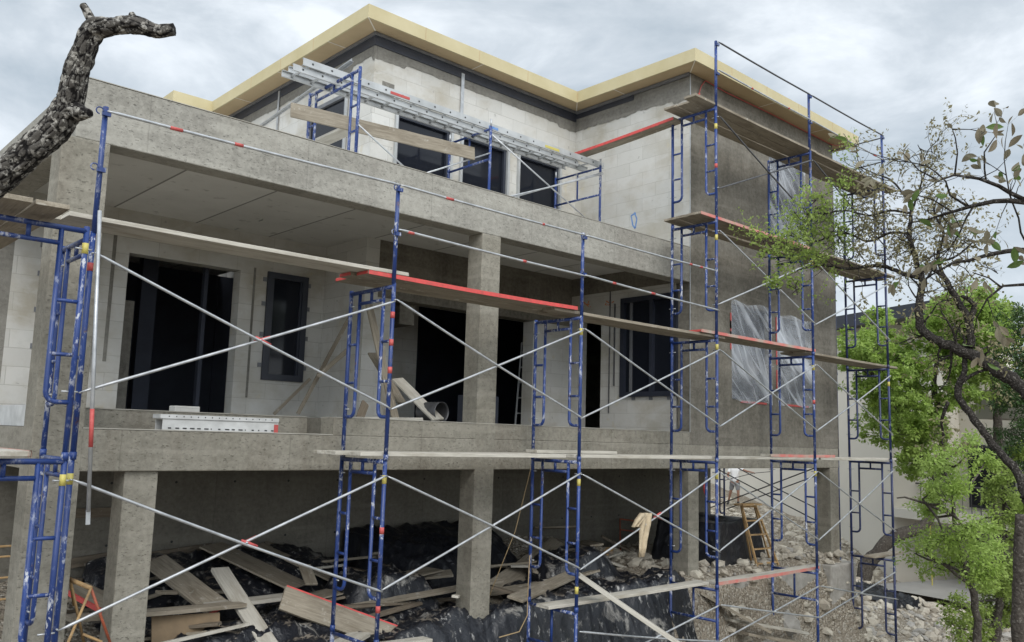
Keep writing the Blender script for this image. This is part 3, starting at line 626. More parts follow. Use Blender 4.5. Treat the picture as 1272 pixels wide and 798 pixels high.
for t, X in enumerate(TX):
    for k in range(1, 3 if t < 3 else 5):
        src = fb if t < 5 else fn
        if src is fb and not used_b: o = src; used_b = True
        elif src is fn and not used_n: o = src; used_n = True
        else: o = copy_tree(src)
        o.location = (X+jit.uniform(-.006, .006), YN, LV[k]-1.9); o.rotation_euler = (jit.uniform(-.003, .003), jit.uniform(-.003, .003), jit.uniform(-.006, .006))
        frames[t, k] = o
        tag(o, f'blue scaffold frame, {TIER[k]} tier from the ground, {ORD[t]} front tower from the left', 'scaffold frame', GF)
    if t == 5:
        o = copy_tree(fn); o.location = (X, YN, LV[0]-1.9)
    else:
        bot = min(gz(X, YN), gz(X, YN+W))-.02; o = base_frame(M['blue'], LV[0], bot); o.location = (X, YN, bot)
    frames[t, 0] = o
    tag(o, f'blue scaffold base frame standing on the ground, {ORD[t]} front tower from the left', 'scaffold frame', GF)
# tape and stickers on some posts
for (t, k), zz, mt in (((0, 1), 1.66, 'yellow'), ((1, 2), 1.5, 'red'), ((1, 2), .9, 'red'), ((2, 2), 1.62, 'yellow'), ((3, 3), 1.55, 'yellow'), ((3, 2), 1.7, 'yellow'), ((4, 3), 1.62, 'yellow'), ((4, 2), 1.6, 'yellow'), ((4, 1), 1.62, 'yellow'),
                       ((3, 4), 1.5, 'yellow'), ((5, 2), 1.5, 'yellow'), ((2, 1), 1.55, 'yellow'), ((3, 1), 1.6, 'yellow'), ((2, 1), .2, 'yellow'), ((1, 1), 1.62, 'yellow'), ((0, 2), 1.55, 'red'), ((1, 2), 1.2, 'red'), ((1, 1), 1.1, 'red'), ((1, 1), .3, 'red'), ((4, 2), 1.0, 'red'), ((3, 4), .85, 'red')):
    MB().tube([(0, 0, zz), (0, 0, zz+.09 if mt == 'yellow' else zz+.07)], RT+.0015, 10).build('sticker' if mt == 'yellow' else 'tape', M[mt], frames[t, k], True)
# cross braces, one pair per bay and tier, on the outer side
def cross_brace(p00, p01, p10, p11, mt, off=(0, -.03, 0), name='cross_brace'):
    """bars p00(low, start)->p11(high, end) and p01(high, start)->p10(low, end)"""
    o0 = Vector(p00); root = empty(name, o0); off = Vector(off)
    for i, (a, b_) in enumerate(((p00, p11), (p01, p10))):
        a = Vector(a)-o0+off*(1+.6*i); b_ = Vector(b_)-o0+off*(1+.6*i); d = (b_-a).normalized()
        sg = Vector((0, 0, jit.uniform(-.018, .006))); MB().tube([a, a+d*.05, a+d*.08, a*.75+b_*.25+sg*.7, (a+b_)/2+sg, a*.25+b_*.75+sg*.7, b_-d*.08, b_-d*.05, b_], [.006, .010, .0135, .0135, .0135, .0135, .0135, .010, .006], 8).build('bar', mt, root, True)
    c = (Vector(p00)+Vector(p11))/2-o0+off*1.3
    MB().tube([c-Vector(off).normalized()*.025, c+Vector(off).normalized()*.03], .011, 8).build('pivot', mt, root, True)
    return root
GB = 'pairs of crossed braces between the front towers'
for b_ in range(5):
    for k in range(0, 3 if b_ < 3 else 5):
        hi, lo = (LV[k]-.2, LV[k]-1.38) if k else (LV[0]-.25, LV[0]-.78)
        if k == 0 and b_ < 2: continue
        x0, x1 = TX[b_], TX[b_+1]
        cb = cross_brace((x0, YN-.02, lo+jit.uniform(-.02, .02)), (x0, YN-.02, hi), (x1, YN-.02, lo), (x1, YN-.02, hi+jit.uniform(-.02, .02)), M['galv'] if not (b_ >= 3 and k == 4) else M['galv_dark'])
        tag(cb, f'crossed steel brace pair, {TIER[k]} tier, between {ORD[b_]} and {ORD[b_+1]} front towers', 'scaffold brace', GB)
        if (b_, k) in ((0, 2), (0, 1), (2, 1)):
            for ch in list(cb.children)[:2]:
                a = Vector(ch.data.vertices[0].co); z = Vector(ch.data.vertices[-1].co); m_ = (a+z)/2; d = (z-a).normalized()
                MB().tube([m_-d*.05, m_+d*.12], .0152, 8).build('tape', M['red'], cb, True)
# guard posts and rails
GP = 'guard rail posts on top of the front towers'
gp = None
for t, X in enumerate(TX):
    z0 = LV[2] if t < 3 else LV[4]
    if gp is None:
        gp = empty('guard_post', (0, 0, 0))
        MB().tube([(0, 0, 0), (0, 0, 1.12)], RT, 10).build('pole', M['blue'], gp, True)
        for z in (.55, 1.05):
            MB().box(-.035, .035, -.05, -.02, z-.02, z+.02).tube([(-.06+.03*math.cos(a), -.05, z+.01+.03*math.sin(a)) for a in [R(d) for d in range(0, 300, 30)]], .006, 6).build('clamp', M['blue'], gp)
        o = gp
    else: o = copy_tree(gp)
    o.location = (X, YN, z0-.02); tag(o, f'blue guard rail post on top of the {ORD[t]} front tower from the left', 'guard post', GP)
GR = 'guard rails along the scaffold'
def rail(p, q, mt, label, mk=0):
    o0 = Vector(p); root = empty('guard_rail', o0); d = Vector(q)-o0
    L = d.length; dn = d.normalized()
    MB().tube([(0, 0, 0), dn*.05, dn*.09, dn*L*.3+Vector((0, 0, -.007)), dn*L*.6+Vector((0, 0, -.009)), dn*(L-.09), dn*(L-.05), d], [.007, .011, .0145, .0145, .0145, .0145, .011, .007], 8).build('tube', mt, root, True)
    rr = random.Random(int(L*1000)+int(p[2]*77)+mk)
    for _ in range(2 if mt is M['galv'] else 0):
        s = rr.uniform(.03, .9)*L; zz_ = Vector((0, 0, -.006)); MB().tube([dn*s+zz_, dn*(s+rr.uniform(.04, .12))+zz_], .0175, 8).build('tape', M['red'], root, True)
    return tag(root, label, 'guard rail', GR)
yr = YN-.05
rail((TX[0], yr, 2.69), (TX[1], yr, 2.72), M['galv'], 'steel guard rail between first and second tower posts')
rail((TX[1], yr, 2.72), (TX[2], yr, 2.70), M['galv'], 'upper steel guard rail between second and third tower posts', 1)
rail((TX[2], yr, 2.70), (TX[3]-.08, yr, 2.68), M['galv'], 'upper steel guard rail between third and fourth towers', 2)
rail((TX[1], yr, 2.22), (TX[2], yr, 2.15), M['galv'], 'lower steel guard rail between second and third tower posts', 3)
rail((TX[2], yr, 2.16), (TX[3], yr, 2.06), M['galv'], 'lower steel guard rail between third and fourth towers', 4)
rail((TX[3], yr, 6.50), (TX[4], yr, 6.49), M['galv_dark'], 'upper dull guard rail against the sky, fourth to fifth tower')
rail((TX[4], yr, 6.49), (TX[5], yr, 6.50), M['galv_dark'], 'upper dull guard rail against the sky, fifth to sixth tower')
rail((TX[3], yr, 6.02), (TX[4], yr, 6.0), M['galv'], 'lower guard rail in front of the roof edge, fourth to fifth tower', 5)
rail((TX[4], yr, 6.0), (TX[5], yr, 5.97), M['galv'], 'lower guard rail in front of the roof edge, fifth to sixth tower', 6)
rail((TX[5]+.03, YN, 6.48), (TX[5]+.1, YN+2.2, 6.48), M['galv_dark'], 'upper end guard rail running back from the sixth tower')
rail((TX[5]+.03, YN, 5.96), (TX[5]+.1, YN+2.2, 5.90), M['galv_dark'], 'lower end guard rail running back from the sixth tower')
# planks: local x runs along the plank
def plank(p, q, w=.235, t=.04, mt='wood', label=None, edge=None, roll_=0, group='scaffold planks', cat='plank', name='plank', ends=False, across=None):
    p = Vector(p); q = Vector(q); d = q-p; L = d.length; x = d.normalized()
    zz = Vector(across) if across is not None else Vector((0, 0, 1))
    y = zz.cross(x).normalized(); z = x.cross(y)
    y2 = y*math.cos(roll_)+z*math.sin(roll_); z2 = -y*math.sin(roll_)+z*math.cos(roll_)
    mb = MB(); ns = max(2, int(L/.25)); rr = random.Random(int(abs(p.x*91+q.y*37+p.z*53)*100))
    bow = rr.uniform(-.006, .004)*L; tw = rr.uniform(-.02, .02)
    for i in range(ns+1):
        u = i/ns; xx = L*u; dz = -abs(bow)*math.sin(math.pi*u)*.7; e = rr.uniform(-.003, .003)
        for sy, sz in ((-1, -1), (1, -1), (1, 1), (-1, 1)):
            a = tw*(u-.5); mb.v.append((xx+(rr.uniform(-.008, .008) if i in (0, ns) else 0), sy*w/2+e-sz*a*t, sz*t/2-t/2+dz+sy*w/2*a))
    for i in range(ns):
        for j in range(4): a = i*4+j; b2 = i*4+(j+1) % 4; mb.f.append((a, b2, b2+4, a+4))
    mb.f += [(0, 3, 2, 1), tuple(ns*4+i for i in range(4))]
    o = mb.build(name, M[mt], bevel=.004)
    o.matrix_world = Matrix(((x.x, y2.x, z2.x, p.x), (x.y, y2.y, z2.y, p.y), (x.z, y2.z, z2.z, p.z), (0, 0, 0, 1)))
    if edge:
        s = -1 if edge in ('near', True, 'faint') else 1
        e = MB(); 
        for i in range(ns):
            u0, u1 = i/ns, (i+1)/ns
            for u in (u0, u1):
                dz = -abs(bow)*math.sin(math.pi*u)*.7
                for yy, z_ in ((s*(w/2-.012), .0035), (s*(w/2+.0055), .0035), (s*(w/2+.0055), -t-.003), (s*(w/2-.012), -t-.003)): e.v.append((L*u, yy, z_+dz+s*w/2*tw*(u-.5)))
            a = i*8
            for j in range(4): e.f.append((a+j, a+(j+1) % 4, a+4+(j+1) % 4, a+4+j))
        fixn(e.build('painted_edge', M['red_faint' if edge == 'faint' else 'red_edge'], o))
    if ends:
        for xx in (0, L): MB().box(xx-.006, xx+.006, -w/2+.01, w/2-.01, -t+.004, -.004).build('painted_end', M['red_edge'], o)
    return tag(o, label, cat, group) if label else tag(o, None, cat, group)
DK = .045
pos3 = ['outermost', 'middle', 'innermost']
def deck(k, b0, x0, x1, ys, mt='wood', edge=None, ends=False, dz=0):
    for i, y in enumerate(ys):
        which = pos3[i] if len(ys) == 3 else (['outer', 'inner'][i] if len(ys) == 2 else 'single')
        plank((x0+jit.uniform(-.12, .12), y, LV[k]+DK+dz+jit.uniform(0, .004)), (x1+jit.uniform(-.12, .12), y+jit.uniform(-.02, .02), LV[k]+DK+dz+jit.uniform(0, .004)), mt=mt, edge=edge if i == 0 else None, ends=ends,
              label=f'{which} plank on the {["lowest", "second", "third", "fourth", "highest"][k]} scaffold deck, {b0}', group='planks of the scaffold decks')
deck(2, 'from first to second tower', 1.95, 5.5, (7.86, 8.1), 'wood_pale', dz=.088)
deck(2, 'from second to third tower', 4.95, 8.30, (7.88, 8.13, 8.39), 'wood', 'near', True, dz=.044)
for o in [o for o in col.objects if o.get('label', '').find('from second to third') > 0]: o.location.z -= .046 if False else 0
deck(2, 'from third to fourth tower', 7.95, 11.65, (7.92, 8.17), 'wood')
deck(2, 'from fourth to fifth tower', 11.1, 14.6, (7.88, 8.13), 'wood', 'faint', True, dz=.044)
deck(2, 'from fifth to sixth tower', 14.2, 18.0, (7.95, 8.2), 'wood')
deck(3, 'from fourth to fifth tower', 11.0, 14.5, (7.86, 8.11, 8.37), 'wood', 'faint')
deck(3, 'from fifth to sixth tower', 14.56, 18.0, (7.86, 8.11, 8.37), 'wood')
deck(4, 'from fourth to fifth tower', 10.95, 14.6, (7.86, 8.11, 8.37), 'wood')
deck(4, 'from fifth to sixth tower', 14.66, 18.05, (7.86, 8.11, 8.37), 'wood')
deck(1, 'from second to third tower', 5.0, 8.15, (7.9, 8.2, 8.47), 'wood_pale')
deck(1, 'from third to fourth tower', 8.2, 11.35, (7.9, 8.3), 'wood_pale')
deck(1, 'from fourth to fifth tower', 11.42, 14.7, (7.88, 8.14), 'wood_pale', None)
deck(1, 'from fifth to sixth tower', 14.75, 17.9, (7.88, 8.14), 'wood_pale')
deck(0, 'from third to fourth tower', 8.12, 11.6, (8.05,), 'wood_pale')
deck(0, 'from fourth to fifth tower', 11.66, 14.75, (7.92,), 'wood_pale', 'faint')
deck(0, 'on the sixth tower', 17.1, 18.4, (8.0,), 'wood')
plank((8.05, 8.35, LV[1]+.09), (9.6, 8.3, LV[1]+.09), mt='wood_pale', label='short board lying across planks at the third tower, second deck')
plank((13.0, 7.86, LV[1]+.092), (15.2, 7.86, LV[1]+.092), w=.2, mt='wood_pale', edge='faint', label='short red edged board lying on planks at the fifth tower')
# left side scaffold: frames set across, running back along the left side of the house
GL = 'scaffold frames beside the left corner of the house'
for yy, nm in ((7.59, 'near'), (10.64, 'far')):
    for k in (1, 2):
        o = copy_tree(fb); o.location = (2.12-(0 if yy < 8 else .12), yy, LV[k]-1.9); o.rotation_euler = (0, 0, R(90))
        tag(o, f'blue scaffold frame set crosswise at the left corner, {nm} one, {TIER[k]} tier', 'scaffold frame', GL)
    bot = min(gz(1.3, yy), gz(2.1, yy))-.02; o = base_frame(M['blue'], LV[0], bot); o.location = (2.12-(0 if yy < 8 else .12), yy, bot); o.rotation_euler.z = R(90)
    tag(o, f'blue scaffold base frame set crosswise at the left corner, {nm} one', 'scaffold frame', GL)
plank((1.76, 7.22, 1.70), (1.76, 11.2, 1.70), w=.24, mt='wood', label='plank jutting out over the crosswise frame at the left corner, upper deck')
plank((1.50, 7.22, 1.70), (1.50, 11.2, 1.70), w=.24, mt='wood', label='plank beside the jutting plank at the left corner, upper deck')
plank((1.60, 7.1, -.205), (1.60, 11.1, -.205), w=.3, mt='wood_pale', edge='faint', label='pale plank end resting on the crosswise frame, lower deck at left')
o0 = aY(124, 262, 7.64); hb = empty('loose_brace', o0); q = aY(109, 652, 7.62)-o0
MB().tube([(0, 0, 0), q*.96], .0165, 10).build('tube', M['galv'], hb, True)
MB().bar(q*.955, q, .034, .008, (0, 1, 0)).build('flattened_end', M['galv'], hb); MB().tube([q*.64, q*.76], .0178, 10).build('tape', M['red'], hb, True)
tag(hb, 'grey steel tube hanging straight down beside the first tower', 'scaffold brace')
# right side scaffold, dark blue, running back
GS = 'dark scaffold frames beside the right end of the house'
for yy, nm in ((9.5, 'near'), (12.5, 'far')):
    for k in range(0, 5):
        o = copy_tree(fn); o.location = (18.76, yy, LV[k]-1.9+.0); o.rotation_euler.z = R(90)
        tag(o, f'dark blue scaffold frame at the right end of the house, {nm} row, {TIER[k]} tier', 'scaffold frame', GS)
for k in range(0, 4):
    cb = cross_brace((18.78, 9.5, LV[k]-1.38), (18.78, 9.5, LV[k]-.2), (18.78, 12.5, LV[k]-1.38), (18.78, 12.5, LV[k]-.2), M['galv_dark'], (.03, 0, 0))
    tag(cb, f'dark crossed braces beside the right end of the house, outer side, {TIER[k]} tier', 'scaffold brace')
    if k < 3:
        cb = cross_brace((17.88, 9.5, LV[k]-1.38), (17.88, 9.5, LV[k]-.2), (17.88, 12.5, LV[k]-1.38), (17.88, 12.5, LV[k]-.2), M['galv_dark'], (-.03, 0, 0))
        tag(cb, f'dark crossed braces beside the right end of the house, house side, {TIER[k]} tier', 'scaffold brace')
# scaffold on the balcony
f1 = walk_frame(M['blue'], 1.36, 1.6); f1.location = (6.03, 9.84, 3.40)
tag(f1, 'blue walk through frame on the balcony, leftmost of the balcony frames', 'scaffold frame', 'frames standing on the balcony')
def mason_frame(x, y, w, label):
    root = empty('scaffold_frame', (x, y, 3.40)); r = RT
    for yy in (0, w):
        MB().tube([(0, yy, 0), (0, yy, 1.6)], r, 10).build('post', M['blue'], root, True); MB().tube([(0, yy, 1.6), (0, yy, 1.72)], r*.75, 8).build('spigot', M['galv'], root, True)
    for z in (1.56, 1.05, .45): MB().tube([(0, 0, z), (0, w, z)], r*.85, 8).build('crossbar', M['blue'], root, True)
    MB().tube([(0, w/2, 1.05), (0, w/2, 1.56)], r*.7, 8).build('strut', M['blue'], root, True)
    MB().tube([(0, -.001, .35), (0, -.001, .5)], r+.0015, 8).build('tape', M['red'], root, True)
    return tag(root, label, 'scaffold frame', 'frames standing on the balcony')
mason_frame(8.80, 10.27, 1.07, 'blue ladder type frame on the balcony in front of the middle door opening')
mason_frame(11.52, 10.31, 1.15, 'blue ladder type frame on the balcony near the inner wall corner')
f4 = walk_frame(M['blue'], .85, 1.1); f4.location = (5.75, 11.95, 3.40); tag(f4, 'short blue frame on the balcony behind the leftmost balcony frame', 'scaffold frame', 'frames standing on the balcony')
def bar1(p, q, label, r=.0125, mt='galv', name='brace_bar', cat='scaffold brace', group=None):
    o0 = Vector(p); o = MB().tube([(0, 0, 0), Vector(q)-o0], r, 8).build(name, M[mt], None, True, loc=o0); return tag(o, label, cat, group)
bar1((8.80, 10.24, 4.85), (11.52, 10.28, 3.75), 'steel brace falling to the right in front of the right balcony doors')
cb = cross_brace((8.8, 10.28, 3.7), (8.8, 10.28, 3.75), (11.52, 10.28, 4.83), (11.52, 10.28, 4.86), M['galv']); tag(cb, 'pair of near parallel steel braces rising right to the inner corner balcony frame', 'scaffold brace')
bar1((6.03, 9.81, 4.15), (7.6, 10.1, 3.55), 'thin steel brace falling right from the leftmost balcony frame')
bar1((7.2, 10.24, 3.75), (8.8, 10.26, 4.55), 'thin steel brace rising right behind the balcony beam, left of middle frame')
# extension ladder used as a walkway
ld = empty('extension_ladder', (5.45, 10.38, 5.0))
def rails(x0, x1, ys, z0, z1, mt):
    for y in ys:
        s = 1 if y == ys[0] else -1
        MB().box(x0, x1, y, y+.006, z0, z1).box(x0, x1, y-.0+(.006 if s > 0 else -.03), y+(.036 if s > 0 else 0), z1-.006, z1).box(x0, x1, y+(.006 if s > 0 else -.03), y+(.036 if s > 0 else 0), z0, z0+.006).build('rail', mt, ld)
        h = MB()
        k = 0
        while x0+.15+.305*k < x1: h.tube([(x0+.15+.305*k, y-.003, (z0+z1)/2), (x0+.15+.305*k, y+.004, (z0+z1)/2)], .014, 8); k += 1
        h.build('rung_ends', M['black'], ld)
    k = 0
    while x0+.15+.305*k < x1: MB().tube([(x0+.15+.305*k, ys[0], (z0+z1)/2), (x0+.15+.305*k, ys[1], (z0+z1)/2)], .017, 8).build('rung', M['alu'], ld, True); k += 1
rails(0, 6.25, (0, .42), .00, .105, M['alu']); rails(-.12, 5.6, (.045, .375), -.095, -.004, M['alu'])
MB().box(2.35, 2.7, -.006, -.001, .02, .06).build('sticker', M['red'], ld).location = (-.9, 0, 0)
MB().box(4.9, 5.25, -.006, -.001, .02, .065).build('sticker', M['yellow'], ld).location = (-.2, 0, 0)
MB().box(3.4, 3.6, -.006, -.001, .02, .06).build('sticker', M['blue_chalk'], ld)
tag(ld, 'long aluminium extension ladder laid flat across the balcony frames', 'ladder')
plank(aY(362, 136, 10.2), aY(590, 191, 10.2), w=.20, t=.035, mt='wood', roll_=R(90), label='wide board on edge tied across the balcony frames')
plank((6.4, 10.6, 4.42), (6.35, 12.6, 4.38), w=.24, mt='wood_pale', label='pale plank running back beside the left balcony frame')
plank(aX(842, 148, 11.35), aX(714, 194, 11.35), w=.25, mt='wood', edge='far', label='red edged plank running back from the fourth tower to the inner corner')
o0 = aY(437, 76, 10.2); st = MB(); q = aX(322, 158, 6.9)-o0; q = q*1.06
st.bar((0, 0, 0), q, .06, .003, (0, 0, 1)).bar(Vector((0, 0, .02)), q+Vector((0, 0, .02)), .003, .04, (0, 0, 1)).bar(Vector((.03, .03, .0)), q+Vector((.03, .03, .0)), .003, .05, (0, 0, 1))
tag(st.build('metal_track', M['galv'], None, loc=o0), 'thin galvanised track leaning from the balcony frame to the left side wall', 'metal track')
# ------------------------------------------------------------------ things on the porch floor
o = empty('aluminium_plank', (3.42, 9.03, -.04)); 
ap = MB().box(0, 1.30, 0, .008, 0, .115).box(0, 1.30, 0, .2, .117, .125).box(0, 1.30, .19, .2, 0, .115); ap.build('side_rail', M['alu_white'], o)
MB().box(-.03, 1.30, -.012, .2, .127, .17).build('top_lip', M['alu_white'], o)
h = MB(); rr = random.Random(5)
for k in range(16): h.tube([(.06+k*.077, -.014, .15), (.06+k*.077, -.01, .15)], .007, 6).tube([(.06+k*.077+rr.uniform(0, .05), -.003, .03), (.06+k*.077, .002, .03)], .007, 6)
h.build('rivets', M['black'], o); MB().box(1.25, 1.298, -.006, -.001, .0, .10).build('end_mark', M['red'], o)
tag(o, 'cement covered white aluminium staging plank lying in the notch of the floor edge', 'staging plank')
o = MB().box(0, .32, 0, .2, 0, .10).build('foam_block', M['block_shade'], bevel=.01, loc=aZ(217, 514, .168)); tag(o, 'pale block on the sill of the big doorway', 'block')
for i, (a, b_, w, mt, lb) in enumerate([((494, 470, 10.3), (545, 521, 9.45), .20, 'wood_pale', 'plank leaning down to the right beside the metal duct'), ((459, 378, 10.9), (492, 520, 10.2), .12, 'wood', 'tall narrow board leaning behind the second tower'),
                                ((462, 438, 11.2), (500, 500, 10.5), .14, 'wood', 'short slanting board nailed behind the second tower'), ((476, 430, 10.8), (478, 520, 10.8), .10, 'wood_pale', 'upright pale stud behind the second tower'), ((436, 392, 11.6), (370, 515, 12.2), .06, 'wood', 'long thin prop leaning against the white block wall'),
                                ((432, 435, 11.6), (395, 468, 11.8), .07, 'wood', 'short diagonal prop on the white block wall'), ((386, 470, 12.6), (340, 515, 12.8), .05, 'wood', 'low thin lath against the white block wall'), ((455, 500, 10.4), (447, 522, 10.2), .12, 'wood_brown', 'short offcut leaning at the foot of the second tower')]):
    plank(aY(*a), aY(*b_), w=w, t=.03, mt=mt, label=lb, group='boards leaning in the porch', across=(0, -1, .3))
for a, b_, lb in (((447, 521, 9.3), (520, 522, 9.3), 'board lying on the kerb near the second tower'),):
    plank(aY(*a)+Vector((0, 0, .03)), aY(*b_)+Vector((0, 0, .03)), w=.2, t=.04, mt='wood_pale', label=lb, group='boards leaning in the porch')
du = MB(); c = Vector((0, 0, .19))
for s in range(24):
    pass
du = MB(); n0 = 0
for i in range(12):
    rr_ = .13 if i % 2 else .137
    for j in range(24): a = 2*math.pi*j/24; du.v.append((rr_*math.cos(a), .035*i, .15+rr_*math.sin(a)))
for i in range(11):
    for j in range(24): a = i*24+j; b_ = i*24+(j+1) % 24; du.f.append((a, b_, b_+24, a+24))
o = du.build('flexible_duct', M['galv_dark'], smooth=True); o.location = Vector((aY(549, 512, 9.5).x, 9.5, .163)); o.rotation_euler.z = R(8); so = o.modifiers.new('s', 'SOLIDIFY'); so.thickness = .006
tag(o, 'open ended round ribbed metal duct lying on the porch floor', 'duct')
def boxthing(name, p, s, mt, label, cat, rz=0, bev=.01):
    o = MB().box(-s[0]/2, s[0]/2, -s[1]/2, s[1]/2, 0, s[2]).build(name, M[mt], bevel=bev, loc=p); o.rotation_euler.z = rz; return tag(o, label, cat)
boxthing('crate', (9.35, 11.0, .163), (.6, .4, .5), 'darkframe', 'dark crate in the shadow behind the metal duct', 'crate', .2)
# aluminium step ladder inside the dark doorway
def stepladder(p, h, w, mt, label, rz, spread=.35, rungs=5, th=.03, cat='ladder'):
    root = empty('step_ladder', p, rz)
    for s in (-1, 1):
        MB().bar((s*w/2, 0, 0), (s*w*.32, spread*.5, h), th*1.6, th*.8, (1, 0, 0)).build('front_rail', M[mt], root)
        MB().bar((s*w/2, spread, 0), (s*w*.32, spread*.5+.03, h), th, th*.7, (1, 0, 0)).build('rear_rail', M[mt], root)
    for k in range(1, rungs+1):
        u = k/(rungs+.6); ww = w/2*(1-u)+w*.32*u
        MB().box(-ww, ww, spread*.5*u-.03, spread*.5*u+.04, h*u-.012, h*u+.012).build('step', M[mt], root)
    MB().box(-w*.34, w*.34, spread*.5-.08, spread*.5+.12, h-.02, h+.01).build('top_cap', M[mt], root)
    return tag(root, label, cat)
stepladder((11.75, 12.3, .163), 1.7, .5, 'alu', 'aluminium step ladder in the dark doorway of the porch side wall', R(-40))
# ------------------------------------------------------------------ basement: plastic covered heaps, boards, ladders
def heap(x0, x1, y0, y1, zfun, mt, label, seed, step=.032, name='plastic_sheet', wr=1.0):
    nx_ = int((x1-x0)/step); ny_ = int((y1-y0)/step); mb = MB()
    for j in range(ny_+1):
        for i in range(nx_+1):
            u = i/nx_; w = j/ny_; x = x0+(x1-x0)*u+.10*noise.noise(Vector((w*6, seed, 0))); y = y0+(y1-y0)*w+.10*noise.noise(Vector((u*6, seed, 2)))
            z = zfun(x, y)
            a = abs(noise.noise(Vector((x*1.7+seed, y*1.7, z*1.5)))); b_ = abs(noise.noise(Vector((x*5+seed, y*5, z*4)))); c = abs(noise.noise(Vector((x*11, y*11+seed, z*9))))
            th = seed*1.3; wx = x*math.cos(th)+y*math.sin(th); wy = -x*math.sin(th)+y*math.cos(th); wv = noise.noise(Vector((x*1.1, y*1.1, seed)))
            r1 = 1-2.2*abs(noise.noise(Vector((wx*4.5+wv*2, wy*.9, seed)))); r2 = 1-2.2*abs(noise.noise(Vector((wy*6+wv*3, wx*1.2, seed+9))))
            z += wr*(.055*r1*abs(r1)+.035*max(0, r2)**2+.05*(a-.25)-.01*(c-.25))
            e = min(u, w, 1-u, 1-w)
            if e < .04: z = min(z, gz(x, y)+.03+.02*b_)
            mb.v.append((x, y, z))
    for j in range(ny_):
        for i in range(nx_): a = j*(nx_+1)+i; mb.f.append((a, a+1, a+nx_+2, a+nx_+1))
    o = mb.build(name, M[mt], smooth=True); return tag(o, label, 'plastic sheet')
def bumpz(cx, cy, rx, ry, h, p=2.2, base=None):
    def f(x, y):
        d = ((abs(x-cx)/rx)**p+(abs(y-cy)/ry)**p)**(1/p); g0 = gz(x, y)+.03 if base is None else base
        return g0+h*(1-sstep(.55, 1.0, d))
    return f
def mx(*fs): return lambda x, y: max(f(x, y) for f in fs)
heap(3.5, 7.3, 9.5, 11.95, mx(bumpz(5.2, 11.5, 2.2, 1.0, .22), bumpz(5.9, 10.2, .9, .45, .18, 4)), 'poly', 'dusty black plastic heaped over the left part of the basement floor', 1.0)
heap(3.6, 6.4, 8.95, 10.0, bumpz(5.0, 9.6, 1.5, .5, .18), 'poly', 'black plastic hanging over the front edge at the lower left', 9.0)
heap(6.1, 8.2, 9.3, 11.0, bumpz(7.0, 10.2, .85, .6, .48, 6), 'poly', 'black plastic draped over a block of rubble left of the middle pillar', 2.0)
heap(7.3, 10.6, 10.3, 11.95, bumpz(8.8, 11.9, 2.2, 1.3, .40), 'poly_clean', 'dark plastic piled against the basement wall behind the middle pillar', 3.0)
heap(9.0, 11.9, 9.0, 11.0, mx(bumpz(10.8, 10.2, .95, .6, .45, 3), bumpz(9.9, 9.7, 1.2, .7, .15, 4)), 'poly', 'creased black plastic over the mound right of the middle pillar', 4.0)
heap(7.9, 11.4, 8.2, 9.3, bumpz(9.7, 8.9, 1.9, .55, .16, 3), 'poly', 'grey stained black plastic lying in front of the mound', 5.0)
heap(11.0, 12.0, 8.5, 9.2, bumpz(11.5, 8.95, .5, .35, .14, 4), 'poly', 'torn black plastic at the foot of the stucco corner pillar', 6.0)
heap(14.5, 15.9, 7.3, 8.1, bumpz(15.2, 7.7, .65, .36, .12, 3, None), 'poly_clean', 'crumpled black plastic on the footing beside the right basement pillar', 7.0)
heap(22.6, 24.4, 10.0, 11.4, lambda x, y: gz(x, y)+.10, 'poly_clean', 'small torn black plastic on the rubble slope at the right', 8.0, wr=1.6)
heap(6.2, 8.9, 8.25, 9.35, bumpz(7.6, 8.9, 1.2, .5, .10, 4), 'poly', 'dirty black plastic spread round the foot of the middle pillar', 11.0)
heap(9.2, 11.6, 7.4, 8.4, bumpz(10.3, 7.9, 1.0, .45, .06, 4), 'poly', 'dirty black plastic on the ground between third and fourth towers', 12.0)
# black wrapped stack
sb = MB(); n = 26
P0 = Vector((14.5, 10.0, -2.28)); sx_, sy_, sz_ = 1.85, 1.3, .84
def wrap(nrm, u, w):
    pass
import bmesh
bm = bmesh.new(); bmesh.ops.create_cube(bm, size=1); bmesh.ops.subdivide_edges(bm, edges=bm.edges, cuts=22, use_grid_fill=True)
for v in bm.verts:
    p = Vector((v.co.x*sx_, v.co.y*sy_, (v.co.z+.5)*sz_)); t_ = v.co.z+.5
    k = 1.12-.16*t_; p.x *= k; p.y *= k
    d = .07*abs(noise.noise(Vector((p.x*4+p.y*3, p.y*3, p.z*1.2))))+.04*abs(noise.noise(p*7)); dr = Vector((v.co.x, v.co.y, max(0, v.co.z)*.4)).normalized()
    p -= dr*d; p.z += .10*noise.noise(Vector((p.x*1.5, p.y*1.5, 3)))*t_
    v.co = p
me = bpy.data.meshes.new('wrapped_stack'); bm.to_mesh(me); bm.free(); me.materials.append(M['poly_clean']); me.polygons.foreach_set('use_smooth', [True]*len(me.polygons))
o = bpy.data.objects.new('wrapped_stack', me); col.objects.link(o); o.location = P0; o.rotation_euler.z = R(8); tag(o, 'big stack of material wrapped in black plastic behind the right basement opening', 'wrapped stack')
